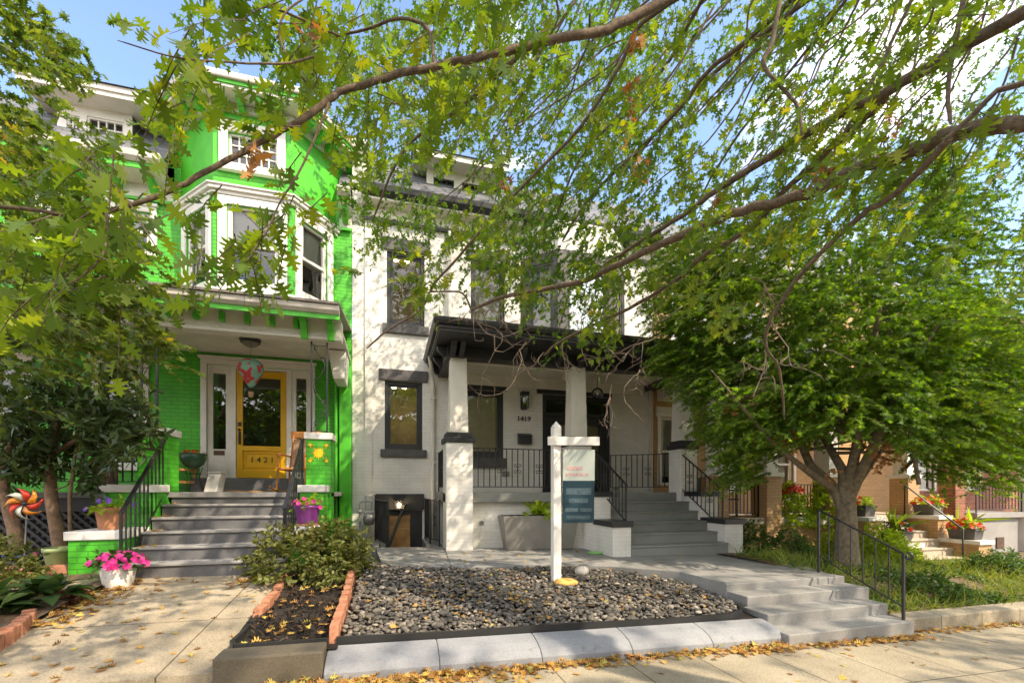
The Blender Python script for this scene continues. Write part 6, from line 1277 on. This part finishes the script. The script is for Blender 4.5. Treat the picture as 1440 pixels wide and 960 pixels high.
# planting in pots
def potplant(name, c, r, h, n, mat, label, petal=None, np_=0, size=.05, pr=1.0, shape=OVAL, psize=.035, cat='plant'):
    R0 = tree(name, c, label, cat); v = norm(rng.normal(size=(n, 3))); v[:, 2] = np.abs(v[:, 2]); q = rng.uniform(.25, 1, n); C = np.array(c)+v*q[:, None]*np.array([r, r, h]); crown('foliage', R0, mat, C, v+rng.normal(size=v.shape)*.5, .09, 6, size, shape, .3, .6, 1.3)
    if petal:
        v = norm(rng.normal(size=(np_, 3))); v[:, 2] = np.abs(v[:, 2])*.9+.05; C = np.array(c)+v*np.array([r, r, h])*pr; a = np.tile(np.linspace(0, 2*math.pi, 6)[:5], np_); ax_ = np.repeat(v+rng.normal(size=v.shape)*.4+np.array([0, -.5, .2]), 5, 0); ax_ = norm(ax_)
        e1 = norm(np.cross(ax_, [.1, .2, 1.0])); e2 = np.cross(ax_, e1); D = e1*np.cos(a)[:, None]+e2*np.sin(a)[:, None]+ax_*.35; vs, k = leaves(np.repeat(C, 5, 0), D, ax_, np.full(np_*5, psize), [(0, 0), (.5, .36), (.9, .36), (1, 0), (.9, -.36), (.5, -.36)], .1, .1); npmesh('flowers', vs, k, M[petal], R0)
    return R0
potplant('petunia_plant', (-3.02, 6.12, .74), .24, .15, 60, 'midgreen', 'magenta flowered petunias spilling from the cream pot', 'pinkpetal', 34, .05, 1.08, psize=.045)
potplant('pansy_plant', (-3.46, 6.85, 1.36), .22, .14, 36, 'lime', 'yellow green trailing plant with violet flowers in the terracotta pot', 'violet', 7, .055, 1.1)
potplant('geranium_plant', (-1.13, 6.85, 1.36), .2, .16, 34, 'lime', 'pink flowered geranium in the purple pot', 'pinkpetal', 12, .05, 1.0)
potplant('trailing_plant', (-4.42, 7.0, .80), .24, .08, 26, 'olive', 'straggly plant with one pink flower in the cobalt bowl', 'pinkpetal', 3, .05)
potplant('bowl_flowers', (X(272, 9.3), 9.3, GF+.64), .17, .11, 30, 'lime', 'yellow and red flowers in the wide green bowl on the porch', 'redpetal', 26, .04, 1.1)
potplant('young_plant', (2.86, 8.1, 1.14), .34, .25, 26, 'lime', 'bright green leafy plant growing from the taupe trough', None, 0, .13)
labs = ['yellow green leaves with a red bloom in the planter box nearest the maple trunk', 'green trailing leaves in the planter box by the round lime shrub', 'orange blooms in the planter box next to the red brick', 'red and yellow blooms in the taupe planter by the thin rail']
for i, (x, y, z, w_, l) in enumerate(BOX):
    R0 = potplant('box_flowers', (x, y, z), .27, .2, 70, 'lime' if i != 1 else 'midgreen', labs[i], 'redpetal', (6, 4, 34, 44)[i], .06, 1.1, psize=.05, cat='flowers')
    if i in (1, 3):
        n = 12; a = rng.uniform(0, 6.28, n); D = np.stack([np.cos(a)*.7, np.sin(a)*.7, np.full(n, 1.0)], 1); vs, k = leaves(np.tile([[x, y, z]], (n, 1))+rng.normal(size=(n, 3))*.03, D, rdir(n), rng.uniform(.35, .6, n), [(0, 0), (.2, .035), (.6, .035), (1, 0), (.6, -.035), (.2, -.035)], .3, .5); npmesh('spiky_leaves', vs, k, M['lime'], R0)
tz = potplant('red_flower_plant', (9.05, 8.3, 1.55), .3, .2, 20, 'midgreen', 'bright red flowers above the tan porch railing', 'redpetal', 60, .06, 1.0, psize=.07, cat='flowers')
# hostas
HS = [(-3.55, 5.15, 'broad leaved blue green hosta behind the orange brick edging'), (-3.28, 5.45, 'hosta clump spilling over the tan path beside the brick edging'), (-4.05, 5.3, 'hosta clump half hidden at the edge of the garden')]
for x, y, lab in HS:
    z = gardz(x, y); R0 = tree('hosta_plant', (x, y, z), lab, 'plant', 'hostas in the garden bed'); n = 46; a = rng.uniform(0, 6.28, n); t = rng.uniform(.25, 1.25, n); D = np.stack([np.cos(a)*np.cos(t), np.sin(a)*np.cos(t), np.sin(t)*.8], 1); P = np.array([x, y, z+.05])+D*rng.uniform(.06, .2, n)[:, None]
    N = np.stack([-np.cos(a)*.4, -np.sin(a)*.4, np.ones(n)], 1); sh = [(0, 0), (.12, .18), (.3, .32), (.55, .34), (.8, .2), (1, 0), (.8, -.2), (.55, -.34), (.3, -.32), (.12, -.18)]; vs, k = leaves(P, D, N, rng.uniform(.15, .25, n), sh, .3, .5); fs = [tuple(range(k))]; npmesh('foliage', vs, k, M['hosta'], R0)
# ---- across the street (mirrored in the window panes)
for x, y, r in ((-9, -14.5, 4.2), (.5, -15, 4.6), (9.5, -14.2, 4.3), (19, -15, 4.6)):
    T0 = tree('street_tree', (x, y, 0), 'broad leafy street tree across the road, mirrored in the window panes', 'tree', 'trees across the road')
    m = MB(); m.tube([(x, y, -.3), (x+.1, y, 2.5), (x+.2, y, 7)], [.3, .24, .08], 8); m.build('trunk', M['bark_oak'], T0)
    v = norm(rng.normal(size=(900, 3))); C = np.array([x, y, 6.0])+v*(rng.uniform(.3, 1, 900)**.5)[:, None]*np.array([r, 3.4, 3.9]); crown('crown', T0, 'oakfar', C, v, .8, 8, .42, STAR)
for x, mt, lab in ((-11, 'redbrick', 'red brick row house across the road'), (0, 'tan', 'tan brick row house across the road'), (11, 'redbrick', 'red brick row house with dark windows across the road')):
    B0 = empty('row_house', (x, -20, 0), lab, 'house'); fo = F((x, -19), (-1, 0)); hs = [(a, a+1.1, z, z+1.7) for a in (-4.2, -1.4, 1.2, 3.2) for z in (1.6, 4.8)]
    m = MB(); m.wall(fo, -5.4, 5.4, -.3, 8, hs, .12); m.quad((x-5.4, -19, 8), (x+5.4, -19, 8), (x+5.4, -28, 8), (x-5.4, -28, 8)); m.build('wall', M[mt], B0)
    for h in hs: window(B0, fo, *h, M['white'], 'sash')
# ---- stuff: pebbles, grass, ground cover, fallen leaves
from mathutils.geometry import intersect_point_line
def inpoly(x, y, poly):
    c = False; j = len(poly)-1
    for i in range(len(poly)):
        xi, yi = poly[i][:2]; xj, yj = poly[j][:2]
        if (yi > y) != (yj > y) and x < (xj-xi)*(y-yi)/(yj-yi)+xi: c = not c
        j = i
    return c
BED = [(-.40, 4.09), (.6, 4.085), (1.7, 4.08), (2.8, 4.075), (3.55, 4.09), (3.82, 4.17), (3.96, 4.4), (4.0, 4.6), (3.93, 5.36), (3.2, 5.88), (2.33, 6.28), (1.11, 6.19), (.33, 6.37), (.0, 6.55), (-.16, 6.9), (-.38, 6.85)]
def sphere_template(n, mm):
    mb = MB(); mb.ball((0, 0, 0), 1, n, mm); return np.array(mb.v), mb.f
tv, tf = sphere_template(9, 6)
pts = []; g = .036; y = 4.06
while y < 6.95:
    x = -.42
    while x < 4.05:
        a, b = x+random.uniform(-.02, .02), y+random.uniform(-.02, .02)
        if inpoly(a, b, BED) and not (abs(a-sx) < .07 and abs(b-sy) < .07): pts.append((a, b, bedz(a, b)+random.uniform(-.028, .03)))
        x += g
    y += g
P = np.array(pts); n = len(P); s = rng.uniform(.013, .029, n); s = np.where(rng.random(n) < .12, s*1.5, s); sc = np.stack([s*rng.uniform(.95, 1.5, n), s*rng.uniform(.75, 1.1, n), s*rng.uniform(.5, .75, n)], 1)
q = rng.normal(size=(n, 3))*np.array([.38, .38, 3]); cx_, sx_ = np.cos(q[:, 0]), np.sin(q[:, 0]); cz_, sz_ = np.cos(q[:, 2]), np.sin(q[:, 2])
Vp = tv[None]*sc[:, None, :]*(1+.10*np.sin(tv[None, :, 0]*3+rng.uniform(0, 6, n)[:, None])[:, :, None])
y1 = Vp[:, :, 1]*cx_[:, None]-Vp[:, :, 2]*sx_[:, None]; z1 = Vp[:, :, 1]*sx_[:, None]+Vp[:, :, 2]*cx_[:, None]; x2 = Vp[:, :, 0]*cz_[:, None]-y1*sz_[:, None]; y2 = Vp[:, :, 0]*sz_[:, None]+y1*cz_[:, None]
Vp = np.stack([x2, y2, z1], 2)+P[:, None, :]
tag(npmesh('river_pebbles', Vp.reshape(-1, 3), len(tv), M['pebble'], None, True, tf), 'bed of smooth dark grey river pebbles behind the kerb', 'pebbles', kind='stuff')
# grassy bank
n = 15000; gx = rng.uniform(5.95, 16, n)**1.0; gy = rng.uniform(3.98, 6.6, n); keep = (np.sin(gx*2.1+1)+np.cos(gy*3.1+gx)+rng.normal(size=n)*.5 > -.75) & ~((gx > 6.9) & (gy > 4.75) & (gy < 5.15) & (np.sin(gx*1.7) > -.2))
gx, gy = gx[keep], gy[keep]; n = len(gx); gz = np.array([yardz(a, b) for a, b in zip(gx, gy)]); a = rng.uniform(0, 6.28, n); D = np.stack([np.cos(a)*.7, np.sin(a)*.6-.3, np.full(n, .75)], 1)
vs, k = leaves(np.stack([gx, gy, gz-.01], 1), D, rdir(n), rng.uniform(.09, .22, n), [(0, .03), (.5, .028), (1, 0), (.5, -.028), (0, -.03)], .2, .75)
tag(npmesh('grass', vs, k, M['grass']), 'long arching grass on the bank above the sidewalk', 'grass', kind='stuff')
n = 2600; gx = rng.uniform(5.98, 9.5, n); gy = rng.uniform(4.1, 5.9, n); keep = np.sin(gx*3+gy*2)+rng.normal(size=n)*.6 > .1; gx, gy = gx[keep], gy[keep]; gz = np.array([yardz(a, b) for a, b in zip(gx, gy)])+.02
C = np.stack([gx, gy, gz], 1); Pq, Dq, Nq, Sq, _ = sprays(C, rdir(len(C), .8), .1, 6, .045, .1, .6); vs, k = leaves(Pq, Dq, Nq, Sq, OVAL); tag(npmesh('ground_cover', vs, k, M['midgreen']), 'low leafy ground cover along the handrail', 'ground cover', kind='stuff')
# mulch chips
n = 2600; gx = rng.uniform(-1.24, -.5, n); gy = rng.uniform(4.02, 7.0, n); gz = np.array([pathz(-1.3, min(b, 6.4))+.035+.03*math.sin(a*9)*math.sin(b*7) for a, b in zip(gx, gy)])
vs, k = leaves(np.stack([gx, gy, gz], 1), rdir(n), rdir(n, .6), rng.uniform(.02, .075, n), [(0, .1), (.5, .14), (1, .06), (1, -.06), (.5, -.12), (0, -.1)], .4, .2); tag(npmesh('mulch', vs, k, M['mulch']), 'dark shredded bark mulch in the planting bed', 'mulch', kind='stuff')
# fallen leaves
def fl_at(x, y, z, n_, up=.35):
    return np.stack([x, y, z], 1)
L3 = []
def scatter(n, xf, yf, zf):
    x = np.array([xf() for _ in range(n)]); y = np.array([yf(a) for a in x]); z = np.array([zf(a, b) for a, b in zip(x, y)]); L3.append(np.stack([x, y, z], 1))
U = random.uniform; Gs = random.gauss
scatter(620, lambda: U(-.9, 4.0), lambda x: 3.70-abs(Gs(0, .07)), lambda x, y: SW(x)+.012+abs(Gs(0, .015)))
scatter(230, lambda: U(-.8, 1.2), lambda x: 3.66-abs(Gs(0, .16)), lambda x, y: SW(x)+.012)
scatter(260, lambda: U(3.3, 5.9), lambda x: 3.61-abs(Gs(0, .05)), lambda x, y: SW(x)+.012+abs(Gs(0, .01)))
scatter(190, lambda: U(5.9, 9.5), lambda x: 3.76-abs(Gs(0, .05)), lambda x, y: SW(x)+.012)
scatter(150, lambda: U(-1, 10), lambda x: U(1.6, 3.6), lambda x, y: SW(x)+.006)
scatter(190, lambda: -3.12+abs(Gs(0, .2)), lambda x: U(4.9, 6.5), lambda x, y: pathz(x, y)+.012+abs(Gs(0, .012)))
scatter(110, lambda: U(-3.1, -1.3), lambda x: U(3.9, 6.4), lambda x, y: pathz(x, y)+.007)
scatter(60, lambda: U(-1.9, -1.3), lambda x: U(5.9, 6.5), lambda x, y: pathz(x, y)+.01)
scatter(150, lambda: U(-.3, 3.9), lambda x: U(4.15, 6.1), lambda x, y: bedz(x, y)+.035)
scatter(60, lambda: Gs(1.3, .5), lambda x: Gs(4.9, .25), lambda x, y: bedz(x, y)+.04)
scatter(70, lambda: U(-1.15, -.5), lambda x: U(4.1, 5.6), lambda x, y: pathz(-1.3, y)+.07)
scatter(60, lambda: U(0, 6.4), lambda x: U(6.4, 8.0), lambda x, y: patz(x)+.006)
scatter(30, lambda: U(5.86, 6.1), lambda x: U(4.0, 4.8), lambda x, y: yardz(x, y)+.02)
for k in range(1, 6): scatter(9, lambda: -3.17+abs(Gs(0, .13)), lambda x: PY-.285*k+U(.02, .25), lambda x, y: GF-.176*k+.008)
P = np.concatenate(L3); n = len(P); a = rng.uniform(0, 6.28, n); D = np.stack([np.cos(a), np.sin(a), rng.normal(size=n)*.12], 1); N = rng.normal(size=(n, 3))*.28+np.array([0, 0, 1.0])
vs, k = leaves(P, D, N, rng.uniform(.045, .09, n), OAK, .5, .3); vs[:, 2] = np.maximum(vs[:, 2], np.repeat(P[:, 2], k)-.004)
tag(npmesh('fallen_leaves', vs, k, M['deadleaf']), 'dry tan and yellow oak leaves drifted along the kerb, path and steps', 'fallen leaves', kind='stuff')
